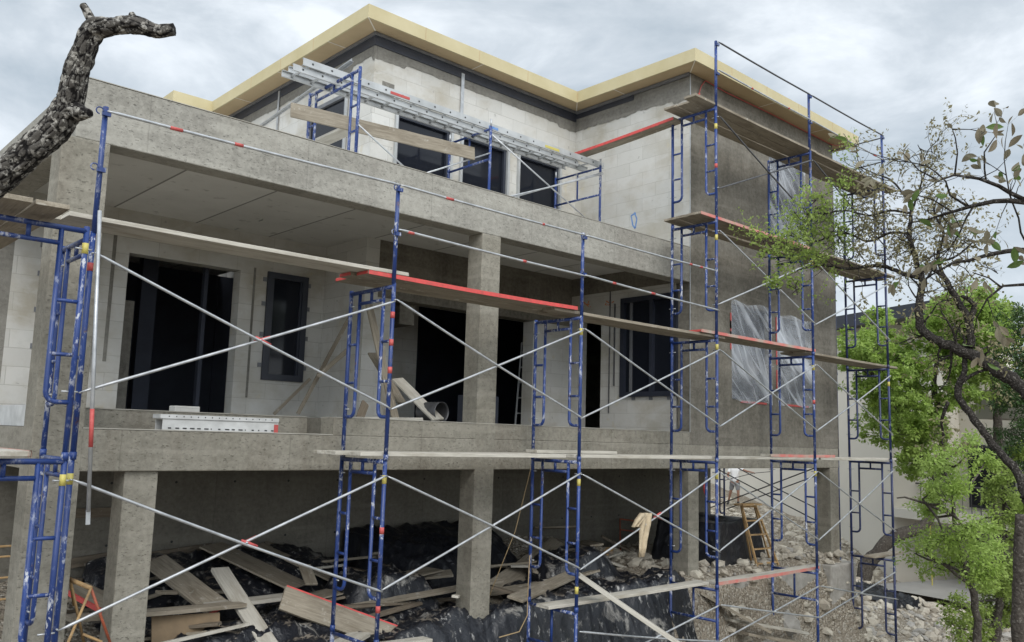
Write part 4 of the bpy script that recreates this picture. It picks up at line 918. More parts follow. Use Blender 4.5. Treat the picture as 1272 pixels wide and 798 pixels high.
# wooden step ladder by the stack
wl = empty('wooden_ladder', (14.72, 8.98, -2.24), R(-6))
H = 1.10
for s in (-1, 1):
    MB().bar((s*.31+(.0 if s < 0 else 0), -.12, 0), (s*.20-.12, .22, H), .04, .025, (1, 0, 0)).build('front_rail', M['wood_orange'], wl)
    MB().bar((s*.28+.35, .30, 0), (s*.19-.10, .26, H), .035, .02, (1, 0, 0)).build('rear_rail', M['wood_orange'], wl)
for k in range(5):
    u = (k+.25)/4.4; cx = -.12*u; ww = .31*(1-u)+.20*u; MB().box(cx-ww, cx+ww, -.12+.34*u-.03, -.12+.34*u+.03, H*u-.012, H*u+.012).build('step', M['wood_orange'], wl)
MB().box(-.40, .16, .12, .34, H-.01, H+.02).build('top_cap', M['wood_orange'], wl)
tag(wl, 'small yellow wooden step ladder standing beside the black wrapped stack', 'ladder')
# loose boards
GBd = 'loose boards lying about in the basement'
def bd(a, b_, w, mt, label, edge=None, t=.045, roll_=0, lift=.0, ends=False, across=None):
    plank(aY(*a)+Vector((0, 0, lift)), aY(*b_)+Vector((0, 0, lift)), w=w, t=t, mt=mt, label=label, edge=edge, roll_=roll_, group=GBd, ends=ends, across=across)
bd((192, 694, 11.2), (272, 755, 9.9), .30, 'wood', 'grey board with red end sloping down right of the short basement pillar', None, ends=True, across=(-.3, .0, 1))
bd((84, 766, 9.5), (300, 748, 9.75), .22, 'wood', 'long muddy grey board lying across behind the short basement pillar')
bd((262, 748, 9.8), (372, 735, 10.1), .26, 'wood_pale', 'pale board continuing right under the crossing boards', lift=-.02)
bd((273, 710, 10.4), (345, 822, 8.9), .22, 'wood_pale', 'pale cement stained board sloping steeply toward the camera at lower left', lift=.05)
bd((352, 742, 9.45), (575, 822, 8.75), .29, 'wood', 'wide board on edge with bright red rim crossing the lower middle', 'far', roll_=R(62), ends=False)
bd((400, 812, 8.6), (448, 785, 9.1), .26, 'wood_pale', 'short pale board end at the bottom beside the red rimmed board')
bd((425, 806, 8.55), (532, 792, 8.6), .18, 'wood_pale', 'pale board lying level under the second tower at the bottom')
bd((262, 676, 11.7), (372, 728, 10.6), .55, 'wood', 'wide grey sheet board sloping right, upper left of the basement', t=.025)
bd((325, 676, 11.8), (440, 730, 10.9), .62, 'wood', 'wide grey sheet board behind the second tower', t=.025, lift=.02)
bd((380, 742, 10.2), (540, 706, 10.6), .40, 'wood', 'grey sheet board under the second tower rising to the right', t=.02)
bd((378, 706, 10.55), (387, 730, 10.15), .16, 'wood', 'tiny offcut lying on the grey sheets', t=.03, lift=.05)
bd((596, 752, 9.8), (700, 676, 11.4), .50, 'wood', 'broad grey board leaning up to the right behind the third tower', t=.03, across=(.2, -.5, 1))
bd((590, 768, 9.5), (735, 692, 10.9), .10, 'wood', 'narrow lath below the broad leaning board', lift=.02)
bd((720, 712, 7.95), (870, 815, 6.9), .235, 'wood_pale', 'pale thick plank leaning down to the right from the third tower', t=.05)
bd((722, 684, 10.6), (845, 728, 9.9), .13, 'wood_pale', 'thin pale board sloping down right over the black mound')
bd((738, 700, 10.2), (758, 680, 10.6), .12, 'wood_orange', 'short yellowish offcut on top of the black mound')
bd((748, 665, 11.6), (838, 712, 10.6), .18, 'wood_brown', 'dark brown board sloping down right behind the black mound')
bd((805, 720, 9.6), (890, 716, 9.5), .5, 'wood', 'wide board lying flat behind the stucco corner pillar')
bd((868, 736, 8.75), (955, 785, 8.05), .26, 'wood', 'weathered board sloping down on the dirt between fourth and fifth towers', lift=.03)
bd((92, 726, 10.2), (148, 756, 9.6), .34, 'wood', 'board with red edge lying behind the first tower', 'near')
bd((548, 752, 10.2), (590, 745, 10.3), .14, 'wood', 'board end left of the middle pillar on the rubble')
bd((550, 782, 9.4), (590, 764, 9.8), .08, 'wood', 'red tipped lath left of the middle pillar', ends=True)
bd((925, 785, 8.3), (1010, 800, 7.9), .22, 'wood', 'grey board lying on rubble in front of the right footing')
bd((905, 772, 8.5), (1000, 788, 8.2), .18, 'wood_pale', 'pale board behind the grey board in front of the right footing', lift=.05)
q_ = random.Random(77)
for i in range(46):
    x, y = q_.uniform(3.2, 12.0), q_.uniform(8.9, 11.6); L_ = q_.choice((q_.uniform(.5, 1.2), q_.uniform(1.4, 2.6))); an = q_.choice((.3, .9, -.5, -.9, .1, 1.4))+q_.uniform(-.25, .25); z_ = gz(x, y)+q_.uniform(.16, .36); dz_ = q_.uniform(-.16, .16)
    if abs(x-7.7) < .6 and y < 9.6: continue
    dx, dy = math.cos(an)*L_/2, math.sin(an)*L_/2
    if y+abs(dy) > 11.85 or (abs(x-3.2) < .9 and y < 9.7): continue
    sh = i % 3 == 0
    plank((x-dx, y-dy, z_-dz_), (x+dx, y+dy, z_+dz_), w=q_.choice((.09, .14, .2, .24)), t=.035, mt=q_.choice(('wood', 'wood', 'wood_brown', 'wood_brown', 'wood_pale')), group='offcuts scattered over the basement floor', label='broken offcut of timber lying among the rubbish on the basement floor', roll_=q_.uniform(-.25, .25))
o = MB().box(-.38, .38, 0, .015, -.26, .14).build('plywood_offcut', M['osb'], loc=aY(232, 780, 9.6)); o.rotation_euler = (R(-18), R(3), 0); tag(o, 'reddish brown plywood piece leaning under the boards at lower left', 'plywood')
# ledger boards nailed to the basement wall at left
for a, b_, lb in (((86, 638), (143, 636), 'short brown board nailed on the basement wall at left'), ((86, 700), (146, 690), 'long brown ledger board on the basement wall behind the first tower'), ((182, 692), (262, 680), 'brown ledger board on the basement wall right of the short pillar')):
    p, q = aY(*a, 11.96), aY(*b_, 11.96); o = MB().box(0, (q-p).length, -.04, 0, -.06, .06).build('ledger_board', M['wood_brown'], loc=p); o.rotation_euler.y = -math.atan2(q.z-p.z, q.x-p.x); tag(o, lb, 'board', 'boards fixed to the basement wall')
# orange tube trestle
tr = empty('trestle', (2.75, 9.0, gz(2.75, 9)))
A = [aY(87, 720, 9.0), aY(113, 731, 8.75)]; 
def tb(a, b_, name, mt='wood_orange', r=.013): MB().tube([a-tr.location, b_-tr.location], r, 8).build(name, M[mt], tr, True)
tb(A[0], A[1], 'top_bar', r=.022); tb(A[1], aY(83, 802, 8.45), 'leg'); tb(A[1], aY(138, 802, 8.8), 'leg', 'orange_tube'); tb(A[0], aY(92, 752, 9.2), 'leg'); tb(A[0], aY(105, 802, 9.3), 'leg'); tb(aY(103, 788, 8.9), aY(127, 798, 8.8), 'stretcher')
tag(tr, 'orange and yellow tube trestle with splayed legs at the first tower foot', 'trestle')
# small tube frames in the basement
def ladderframe(p0, p1, p2, nr, mt, label, name='frame_ladder', r=.016):
    root = empty(name, p0); a = Vector(p1)-Vector(p0); b_ = Vector(p2)-Vector(p0)
    for s, q in ((0, Vector()), (1, b_)): MB().tube([q, q+a], r, 6).build('rail', M[mt], root, True)
    for k in range(nr): u = (k+.5)/nr; MB().tube([a*u, a*u+b_], r*.9, 6).build('rung', M[mt], root, True)
    MB().tube([a, a+b_], r, 6).build('rung', M[mt], root, True)
    return tag(root, label, 'ladder')
ladderframe(aY(489, 704, 11.4), aY(481, 664, 11.8), aY(500, 700, 11.4), 3, 'wood_orange', 'little wooden ladder leaning on the dark basement wall left of the pillar')
ladderframe(aY(771, 700, 11.2), aY(770, 645, 11.7), aY(797, 702, 11.2), 2, 'orange_tube', 'orange tube frame standing behind the hanging cloth')
ladderframe(aY(-12, 760, 9.6), aY(-12, 680, 9.9), aY(62, 752, 9.6), 3, 'wood_orange', 'orange tube rails behind the crosswise frame at the left edge', r=.012)
# cloth hanging on the brace
cl = MB(); p0 = aY(802, 640, 7.66)
def cloth(pts, w, mb):
    n0 = len(mb.v)
    for i, (x, y) in enumerate(pts):
        p = aY(x, y, 7.68); ww = w[i]/2
        for j in range(7):
            u = j/6-.5; mb.v.append(tuple(p-p0+Vector((u*2*ww, .035*math.sin(u*9+i*.6), 0))))
    for i in range(len(pts)-1):
        for j in range(6): a = n0+i*7+j; mb.f.append((a, a+1, a+8, a+7))
cloth([(803, 638), (801, 650), (799, 665), (797, 680), (795, 692)], [.16, .18, .16, .15, .13], cl); cloth([(800, 638), (794, 646), (788, 655)], [.10, .12, .10], cl)
o = cl.build('hanging_cloth', M['cloth'], smooth=True, loc=p0); o.modifiers.new('s', 'SOLIDIFY').thickness = .012; tag(o, 'tan work cloth hung over the brace crossing between third and fourth towers', 'cloth')
o = MB().tube([aY(663, 567, 8.7), aY(655, 600, 8.75), aY(640, 660, 8.9), aY(610, 735, 9.2), aY(605, 750, 9.3)], .007, 6).build('rope', M['rope'], smooth=True); tag(o, 'thin brown rope slanting from the third tower deck to the middle pillar foot', 'rope')
pts = [aY(658, 690, 8.55), aY(656, 730, 8.6), aY(655, 765, 8.6), aY(645, 785, 8.5), aY(620, 792, 8.5)]
o = MB().tube(pts, .008, 6).build('rope', M['rope'], smooth=True); tag(o, 'yellowish rope loop hanging down at the foot of the third tower', 'rope')
o = MB().tube([(0, 0, 0), (.02, 0, -.12), (.05, .01, -.2)], [.02, .035, .015], 8).build('red_rag', M['red_edge'], smooth=True, loc=aY(875, 600, 8.55)); tag(o, 'small red rag hanging inside the fourth tower below the deck', 'rag')
# ------------------------------------------------------------------ rubble
rb = random.Random(11)
ico_v = None
bm = bmesh.new(); bmesh.ops.create_icosphere(bm, subdivisions=1, radius=1); IV = [v.co.copy() for v in bm.verts]; IF = [tuple(v.index for v in f.verts) for f in bm.faces]; bm.free()
def rockmesh(mb, p, s, rr, flat=.6):
    n0 = len(mb.v); e = Matrix.Rotation(rr.uniform(0, 6.3), 3, 'Z') @ Matrix.Rotation(rr.uniform(-.5, .5), 3, 'X')
    sc = Vector((rr.uniform(.7, 1.3), rr.uniform(.6, 1.1), rr.uniform(.35, .8)*flat/.6)); sd = rr.uniform(0, 99)
    for v in IV:
        q = Vector((v.x*sc.x, v.y*sc.y, v.z*sc.z)); q = q*(1+.45*noise.noise(v*1.6+Vector((sd, 0, 0)))); q = e @ q; mb.v.append(tuple(Vector(p)+q*s))
    mb.f += [tuple(n0+i for i in f) for f in IF]
def scatter(n, fn, smin, smax, mt, name, label):
    mb = MB()
    for _ in range(n):
        x, y = fn(); s = smin*(smax/smin)**(rb.random()**2.2); rockmesh(mb, (x, y, gz(x, y)+s*.15), s, rb)
    o = mb.build(name, M[mt]); return tag(o, label, 'rubble', None, 'stuff')
scatter(4200, lambda: (lambda y: (rb.uniform(17.6, 27.5 if y < 13 else 32), y))(rb.uniform(8.0, 21)), .03, .20, 'stone', 'rubble', 'pale limestone rubble strewn over the slope at the right')
scatter(1500, lambda: (rb.uniform(17.6, 27), rb.uniform(7.0, 15)), .03, .16, 'stone_gray', 'rubble', 'grey broken stones mixed into the slope at the right')
scatter(1100, lambda: (rb.uniform(2.5, 18), rb.uniform(6.2, 9.6)), .02, .11, 'stone_gray', 'gravel', 'small grey stones along the trench in front of the house')
scatter(1900, lambda: (rb.uniform(12.4, 19.5), rb.uniform(6.6, 11.5)), .025, .17, 'stone', 'rubble', 'pale stones and broken block around the feet of the right hand towers')
scatter(500, lambda: (rb.uniform(3, 16), rb.uniform(9, 12)), .02, .10, 'stone', 'gravel', 'small pale stones on the basement floor')
for (px, py, Y, s, lb) in ((1110, 792, 8.0, .0, ''), (978, 765, 8.55, .28, 'squarish broken concrete block at the foot of the fifth tower'), (955, 772, 8.5, .2, 'broken concrete lump left of the squarish block'), (1045, 792, 8.0, .22, 'flat concrete slab at the foot of the right footing'),
                         (820, 745, 8.9, .22, 'concrete lump left of the stucco corner pillar foot'), (905, 700, 10.2, .0, ''), (905, 790, 8.0, .15, 'small concrete lump on the dirt right of the fourth tower'), (575, 748, 10.4, .16, 'pale round stone left of the middle pillar'),
                         (1080, 770, 9.2, .22, 'pale stone on the slope left of the sixth tower foot'), (1175, 690, 15, .0, '')):
    if not s: continue
    mb = MB(); p = aY(px, py, Y); z = gz(p.x, p.y); rockmesh(mb, (0, 0, 0), s, rb, .7); o = mb.build('concrete_lump', M['stone_gray'], loc=(p.x, p.y, z+s*.25)); tag(o, lb, 'stone', 'larger lumps of stone and concrete')
# ------------------------------------------------------------------ neighbouring house
Nn = empty('neighbour_house', (30.5, 13.5, -4.6)); ang = math.atan2(-.927, -.375)
Nn.rotation_euler.z = ang                      # local x runs along the wall to the right, local y goes behind it
tag(Nn, 'cream stucco house with dark flat roof edge beyond the rubble slope', 'house')
def nb(mb, name, mt, label=None):
    # geometry written with u to the right along the facade, v behind; flip v to stay right handed
    mb.v = [(x, y, z+4.6) for x, y, z in mb.v]; o = mb.build(name, M[mt], Nn)
    if label: o['label'] = label
    return o
nb(MB().box(-22, 0, 0, .4, -4.6, 4.45).box(-.4, 0, .4, 6, -4.6, 4.45), 'wall', 'cream')
nb(MB().box(-22.6, 3.0, -.6, 2.6, 4.40, 4.85), 'roof_edge', 'darkframe', 'dark flat roof edge')
nb(MB().box(0, 22, 3.2, 3.6, -4.6, 2.6), 'wall', 'cream')
nb(MB().box(0, 22, 1.0, 3.2, -2.55, -2.1), 'balcony_slab', 'cream', 'pale balcony slab with thick edge')
nb(MB().box(3.2, 22, 0.4, 3.2, 1.0, 1.9), 'balcony_parapet', 'taupe')
nb(MB().box(0, 2.4, -.02, 1.0, -2.35, -2.05), 'balcony_slab', 'cream')
nb(MB().box(0, 22, 3.0, 3.2, -4.6, -2.55), 'wall', 'taupe', 'shaded lower wall under the balcony')
for x in (7.2, 14.5): nb(MB().box(x, x+.7, .9, 1.5, -4.6, 1.0), 'pillar', 'cream')
for x0, x1, z0, z1 in ((.4, 2.2, -2.0, .2), (3.6, 6.6, -2.0, .4), (8.6, 12.5, -2.0, .4), (15.5, 19, -2.0, .4), (8.5, 12, -4.5, -2.8)):
    fr = nb(MB().box(x0, x1, 3.10, 3.19, z0, z1), 'window', 'darkframe'); MB().box(x0+.1, x1-.1, 3.07, 3.099, z0+4.7, z1+4.5).build('pane', M['glass'], fr)
rl = MB()
for i in range(60): rl.tube([(.2+i*.35, 1.08, -2.1), (.2+i*.35, 1.08, -1.2)], .015, 5)
rl.tube([(0, 1.08, -1.2), (22, 1.08, -1.2)], .03, 6); nb(rl, 'railing', 'galv_dark')
nb(MB().tube([(1.9, -.3, -4.5), (1.9, -.3, -2.3)], .02, 6), 'measuring_rod', 'yellow')
p = MB(); p.quad((27.6, 13.2, -4.34), (25.5, 2, -4.34), (36, 0, -4.34), (38, 10, -4.34)); tag(p.build('paving', M['paving']), kind='structure')
# ------------------------------------------------------------------ worker
def skin(name, pts, edges, mt, parent=None, sub_=2, root=0):
    me = bpy.data.meshes.new(name); me.from_pydata([p[0] for p in pts], edges, []); me.materials.append(M[mt]); o = bpy.data.objects.new(name, me); col.objects.link(o)
    o.modifiers.new('k', 'SKIN'); s = o.modifiers.new('s', 'SUBSURF'); s.levels = s.render_levels = sub_
    for i, p in enumerate(pts):
        r = p[1]; me.skin_vertices[0].data[i].radius = r if isinstance(r, tuple) else (r, r); me.skin_vertices[0].data[i].use_root = (i == root)
    if parent: o.parent = parent
    return o
wp = aD(913, 628, 33.5)
wk = empty('person', (wp.x, wp.y, gz(wp.x, wp.y)), R(-62))     # local +x = to the right in the photo, -y = toward the camera
wk.location = (wp.x, wp.y, wp.z)
def HND(side, wr, d):                            # hand: palm and five bent fingers
    w = Vector(wr); d = Vector(d).normalized(); s = d.cross(Vector((0, 0, 1))).normalized(); u = s.cross(d)
    pts = [(tuple(w), .026), (tuple(w+d*.05), (.038, .018)), (tuple(w+d*.085), (.036, .016))]; ed = [(0, 1), (1, 2)]
    for k, (off, L) in enumerate(((-.030, .062), (-.010, .072), (.010, .068), (.029, .052))):
        a = w+d*.09+s*off; b_ = a+d*L*.5-u*.012; c = b_+d*L*.3-u*.03; i = len(pts)
        pts += [(tuple(a), .0095), (tuple(b_), .009), (tuple(c), .008)]; ed += [(2, i), (i, i+1), (i+1, i+2)]
    a = w+d*.03-s*.035; i = len(pts); pts += [(tuple(a), .011), (tuple(a+d*.035-s*.02-u*.015), .010), (tuple(a+d*.06-s*.01-u*.03), .009)]; ed += [(1, i), (i, i+1), (i+1, i+2)]
    return pts, ed
pts = [((0, 0, .92), (.15, .105)), ((0, 0, 1.08), (.13, .095)), ((.01, 0, 1.25), (.155, .105)), ((.02, -.01, 1.40), (.15, .09)), ((.03, -.02, 1.50), .055), ((.04, -.03, 1.56), .052), ((.045, -.05, 1.66), (.078, .095)), ((.045, -.045, 1.74), (.066, .08)),
       ((.19, -.01, 1.41), .058), ((.44, -.12, 1.33), .043), ((.66, -.28, 1.30), .029), ((-.16, -.01, 1.40), .058), ((-.27, -.06, 1.15), .043), ((-.20, -.26, 1.02), .029),
       ((.09, 0, .86), .088), ((.13, -.05, .49), .058), ((.12, .02, .10), .036), ((.12, -.02, .05), .038), ((.13, -.16, .035), .034),
       ((-.09, 0, .86), .088), ((-.17, .05, .50), .058), ((-.27, .20, .13), .036), ((-.27, .17, .06), .038), ((-.29, .04, .035), .034)]
ed = [(0, 1), (1, 2), (2, 3), (3, 4), (4, 5), (5, 6), (6, 7), (3, 8), (8, 9), (9, 10), (3, 11), (11, 12), (12, 13), (0, 14), (14, 15), (15, 16), (16, 17), (17, 18), (0, 19), (19, 20), (20, 21), (21, 22), (22, 23)]
hp, he = HND(1, (.66, -.28, 1.30), (.7, -.55, -.05)); n0 = len(pts); pts += hp[1:]; ed += [(10 if a == 0 else a-1+n0, b_-1+n0) for a, b_ in he]
hp, he = HND(-1, (-.20, -.26, 1.02), (.6, -.7, .0)); n0 = len(pts); pts += hp[1:]; ed += [(13 if a == 0 else a-1+n0, b_-1+n0) for a, b_ in he]
skin('body', pts, ed, 'skin', wk)
skin('t_shirt', [((0, 0, .84), (.165, .12)), ((0, 0, 1.08), (.15, .115)), ((.01, 0, 1.25), (.175, .125)), ((.02, -.01, 1.40), (.165, .108)), ((.03, -.02, 1.47), .075), ((.19, -.01, 1.41), .08), ((.34, -.07, 1.365), .07), ((-.16, -.01, 1.40), .08), ((-.235, -.04, 1.24), .072)], [(0, 1), (1, 2), (2, 3), (3, 4), (3, 5), (5, 6), (3, 7), (7, 8)], 'shirt', wk)
skin('shorts', [((0, 0, .93), (.16, .118)), ((.09, 0, .84), .112), ((.125, -.04, .55), .088), ((-.09, 0, .84), .112), ((-.155, .04, .56), .088)], [(0, 1), (1, 2), (0, 3), (3, 4)], 'shorts', wk)
skin('boot', [((.12, .02, .17), .052), ((.12, 0, .06), .052), ((.13, -.17, .045), .045)], [(0, 1), (1, 2)], 'boot', wk); skin('boot', [((-.27, .19, .19), .052), ((-.27, .17, .07), .052), ((-.29, .02, .045), .045)], [(0, 1), (1, 2)], 'boot', wk)
skin('hair', [((.045, -.02, 1.70), (.085, .09)), ((.045, -.03, 1.76), (.075, .085))], [(0, 1)], 'hair', wk)
fc = MB(); 
for s in (-1, 1): fc.tube([(.045+s*.03, -.138, 1.675), (.045+s*.03, -.148, 1.675)], .009, 8)
fc.build('eyes', M['black'], wk); MB().tube([(.045, -.14, 1.67), (.045, -.165, 1.635), (.045, -.14, 1.63)], [.008, .013, .008], 6).build('nose', M['skin'], wk, True); MB().box(.022, .068, -.145, -.135, 1.605, 1.612).build('mouth', M['red_wood'], wk)
for s in (-1, 1): MB().tube([(.045+s*.078, -.05, 1.64), (.045+s*.088, -.045, 1.665), (.045+s*.078, -.04, 1.69)], .012, 6).build('ear', M['skin'], wk, True)
tag(wk, 'person in white t-shirt and grey shorts on the slope aiming a spray lance', 'person')
Mw = Matrix.Translation(wk.location) @ Matrix.Rotation(R(-62), 4, 'Z')
a, b_ = Mw @ Vector((-.35, -.45, .95)), Mw @ Vector((1.35, -.62, 1.36)); c = Mw @ Vector((.72, -.37, 1.27)); d_ = Mw @ Vector((-.14, -.34, 1.02))
o = MB().tube([a, d_, c, b_], .013, 8).build('spray_lance', M['black'], smooth=True); tag(o, 'thin dark spray lance in the hands of the person on the slope', 'spray lance')
# ------------------------------------------------------------------ trees
def smooth_path(pts, rs, step):
    """Catmull-Rom through the points, resampled"""
    P = [Vector(p) for p in pts]; out = []; ro = []
    for i in range(len(P)-1):
        p0 = P[max(i-1, 0)]; p1 = P[i]; p2 = P[i+1]; p3 = P[min(i+2, len(P)-1)]; n = max(1, int((p2-p1).length/step))
        for k in range(n):
            t = k/n; out.append(.5*((2*p1)+(p2-p0)*t+(2*p0-5*p1+4*p2-p3)*t*t+(3*p1-p0-3*p2+p3)*t**3)); ro.append(rs[i]*(1-t)+rs[i+1]*t)
    out.append(P[-1]); ro.append(rs[-1]); return out, ro
def flaky(pts, rs, k=120, step=.0075, amp=.13):
    path, ra = smooth_path(pts, rs, step); mb = MB(); ridge = []
    x = None; arc = 0
    for i, p in enumerate(path):
        t = (path[min(i+1, len(path)-1)]-path[max(i-1, 0)]).normalized()
        if i: arc += (p-path[i-1]).length
        if x is None: x = t.orthogonal().normalized()
        else: x = (x-t*x.dot(t)).normalized()
        y = t.cross(x)
        for j in range(k):
            a = 2*math.pi*j/k; d = x*math.cos(a)+y*math.sin(a); r = ra[i]
            ca, sa = math.cos(a)*r/.11, math.sin(a)*r/.11
            w = Vector((ca*3.3, sa*3.3, arc*13)); w = w+noise.noise_vector(w*.9)*.55
            dd, _ = noise.voronoi(w); e = min(1, (dd[1]-dd[0])*2.6)
            w2 = Vector((ca*8, sa*8, arc*34)); d2, _ = noise.voronoi(w2); e2 = min(1, (d2[1]-d2[0])*2)
            h = .74*e+.26*e2; ridge.append(h)
            rr = r*(1+amp*(h-.6)+.17*noise.noise(Vector((math.cos(a)*1.6, math.sin(a)*1.6, arc*9))))
            mb.v.append(tuple(p+d*rr))
    for i in range(len(path)-1):
        for j in range(k): a = i*k+j; b_ = i*k+(j+1) % k; mb.f.append((a, b_, b_+k, a+k))
    mb.f.append(tuple(reversed(range(k)))); e0 = (len(path)-1)*k; mb.f.append(tuple(e0+j for j in range(k)))
    return mb, ridge
def flaky_obj(name, pts, rs, parent=None, **kw):
    mb, rd = flaky(pts, rs, **kw); me = bpy.data.meshes.new(name); me.from_pydata(mb.v, [], mb.f); me.materials.append(M['flaky'])
    at = me.attributes.new('ridge', 'FLOAT', 'POINT'); at.data.foreach_set('value', rd); me.polygons.foreach_set('use_smooth', [True]*len(me.polygons))
    o = bpy.data.objects.new(name, me); col.objects.link(o)
    if parent: o.parent = parent
    return o
D0 = 4.5
px = F/D0
base = Vector((-1.25, 3.9, gz(-1.25, 3.9)-.1))
T0 = flaky_obj('tree', [base, base+Vector((.05, .1, 1.2)), aD(-85, 300, D0), aD(-35, 252, D0), aD(18, 206, D0), aD(64, 165, D0), aD(86, 132, D0), aD(93, 98, D0-.02), aD(104, 66, D0-.04), aD(117, 38, D0-.06), aD(142, 33, D0-.08), aD(168, 31, D0-.1), aD(192, 38, D0-.1), aD(216, 37, D0-.1)],
               [.17, .12, .09, .076, .073, .074, .072, .064, .060, .055, .045, .046, .037, .031])
tag(T0, 'leaning dead tree with thick flaky black and grey bark, sawn off at the top', 'tree')
flaky_obj('branch_stub', [aD(122, 44, D0-.05), aD(113, 24, D0-.05), aD(103, 6, D0-.05)], [.036, .024, .018], T0, k=36)
flaky_obj('branch_stub', [aD(165, 33, D0-.08), aD(165, 24, D0-.08), aD(164, 16, D0-.08)], [.038, .026, .012], T0, k=48)
flaky_obj('branch_stub', [aD(84, 137, D0), aD(100, 140, D0-.05), aD(112, 141, D0-.08)], [.06, .04, .02], T0, k=48)

class Foliage:
    """leaf faces collected with numpy"""
    def __init__(s): s.v = []; s.f = []
    def leaf(s, p, d, up, L, w, fold=.15):
        d = d.normalized(); sd = d.cross(up)
        if sd.length < 1e-3: sd = d.orthogonal()
        sd.normalize(); nn = sd.cross(d); n0 = len(s.v)
        s.v += [tuple(p), tuple(p+d*L*.45+sd*w*.5+nn*fold*w), tuple(p+d*L), tuple(p+d*L*.45-sd*w*.5+nn*fold*w)]; s.f += [(n0, n0+1, n0+2), (n0, n0+2, n0+3)]
    def build(s, name, mt, parent):
        mb = MB(); mb.v = s.v; mb.f = s.f; return mb.build(name, M[mt], parent)
def rv(rr): 
    while True:
        v = Vector((rr.uniform(-1, 1), rr.uniform(-1, 1), rr.uniform(-1, 1)))
        if .05 < v.length < 1: return v.normalized()
def twig(mb, p, d, L, r, depth, rr, tips, kinks=.35, lift=.0, spread=.8, nb_=3, k=5):
    n = max(2, int(L/ max(.06, L/5))); pts = [p.copy()]; rs = [r]; q = p.copy(); dd = d.normalized()
    for i in range(n):
        dd = (dd+rv(rr)*kinks+Vector((0, 0, lift))).normalized(); q = q+dd*(L/n); pts.append(q.copy()); rs.append(r*(1-.7*(i+1)/n))
    mb.tube(pts, rs, k, cap=False)
    tips.append((pts[-1], dd)); 
    if depth > 0:
        for _ in range(nb_):
            i = rr.randint(1, len(pts)-1); nd = (dd+rv(rr)*spread).normalized()
            twig(mb, pts[i], nd, L*rr.uniform(.45, .8), rs[i]*.6, depth-1, rr, tips, kinks, lift, spread, nb_, max(3, k-1))
    else:
        for i in range(1, len(pts)): tips.append((pts[i], dd))

# --- the dark oak at the right: limbs measured in the photograph, about 10 m away
rr = random.Random(21)
OAK = empty('oak_tree', (13.6, 5.2, -3.6)); tag(OAK, 'crooked dark oak with bare twisting limbs reaching left in front of the scaffold', 'tree')
limbs = [  # (x, y, depth) , radii in px
 ([(1330, 560, 9.3), (1272, 484, 9.6), (1232, 456, 9.8), (1195, 436, 10), (1160, 421, 10.1), (1143, 405, 10.2), (1142, 380, 10.2), (1146, 350, 10.3)], [22, 19, 17, 15, 12, 11, 9.5, 8.5]),
 ([(1146, 352, 10.3), (1138, 325, 10.4), (1130, 290, 10.5), (1132, 262, 10.5), (1125, 240, 10.5)], [8, 7, 6, 4, 2.5]),
 ([(1140, 345, 10.3), (1118, 338, 10.5), (1090, 330, 10.8), (1055, 334, 11.1), (1020, 330, 11.4), (990, 336, 11.6)], [6, 5.5, 4.6, 3.4, 2.4, 1.2]),
 ([(1132, 290, 10.5), (1105, 290, 10.8), (1078, 300, 11), (1050, 290, 11.2), (1010, 300, 11.5), (975, 290, 11.7)], [4, 3.4, 3, 2.3, 1.6, .9]),
 ([(1131, 265, 10.5), (1105, 262, 10.7), (1080, 268, 10.9), (1050, 262, 11.1), (1015, 268, 11.4)], [3.5, 3, 2.4, 1.8, 1]),
 ([(1205, 432, 9.95), (1204, 400, 10), (1190, 375, 10.1), (1176, 350, 10.2), (1160, 335, 10.3), (1148, 332, 10.4)], [10, 9, 8, 7, 5, 3]),
 ([(1176, 350, 10.2), (1165, 320, 10.3), (1172, 290, 10.3), (1160, 262, 10.4), (1168, 240, 10.5)], [5, 4.4, 3.4, 2.4, 1.4]),
 ([(1204, 400, 10), (1210, 378, 10), (1195, 368, 10)], [8, 6.5, 4]),
 ([(1275, 620, 9.3), (1262, 585, 9.5), (1240, 560, 9.7), (1210, 520, 9.9), (1190, 490, 10), (1198, 460, 10), (1200, 430, 10)], [13, 11, 10, 9.5, 9, 7, 5.5]),
 ([(1190, 478, 10), (1215, 462, 9.9), (1245, 458, 9.8)], [5, 4, 2.5]),
 ([(1178, 500, 10), (1170, 520, 10.1), (1172, 545, 10.2)], [5, 4, 2.5]),
 ([(1125, 245, 10.5), (1108, 225, 10.6), (1085, 215, 10.8), (1060, 205, 10.9)], [3, 2.4, 1.6, .8]),
 ([(1130, 270, 10.5), (1142, 235, 10.5), (1150, 205, 10.5), (1140, 180, 10.5)], [3.4, 2.6, 1.8, .8]),
 ([(1146, 352, 10.3), (1150, 330, 10.3), (1185, 320, 10.2), (1210, 300, 10.1)], [5, 4, 3, 1.6]),
]
tips = []; OL = Vector((13.6, 5.2, -3.6))
tm = MB(); bmq = MB()
for li, (ps, rs) in enumerate(limbs):
    P = [aD(*p) for p in ps]; Rr = [r*.47*p[2]/F for r, p in zip(rs, ps)]; path, ra = smooth_path(P, Rr, .06)
    path = [p+rv(rr)*r_*.22 for p, r_ in zip(path, ra)]
    tm.tube([p-OL for p in path], ra, 12, jit=.12)
    if max(rs) < 12 or li == 0:
        for i in range(4, len(path)):
            if ra[i] < .075 and rr.random() < (.85 if li in (2, 3, 4) else .6):
                dd = (path[i]-path[i-1]).normalized(); nd = (dd*.5+rv(rr)+Vector((0, 0, .25))).normalized()
                twig(bmq, path[i]-OL, nd, rr.uniform(.25, .7), max(.006, ra[i]*.3), 2, rr, tips, .5, .03, 1.0, 3)
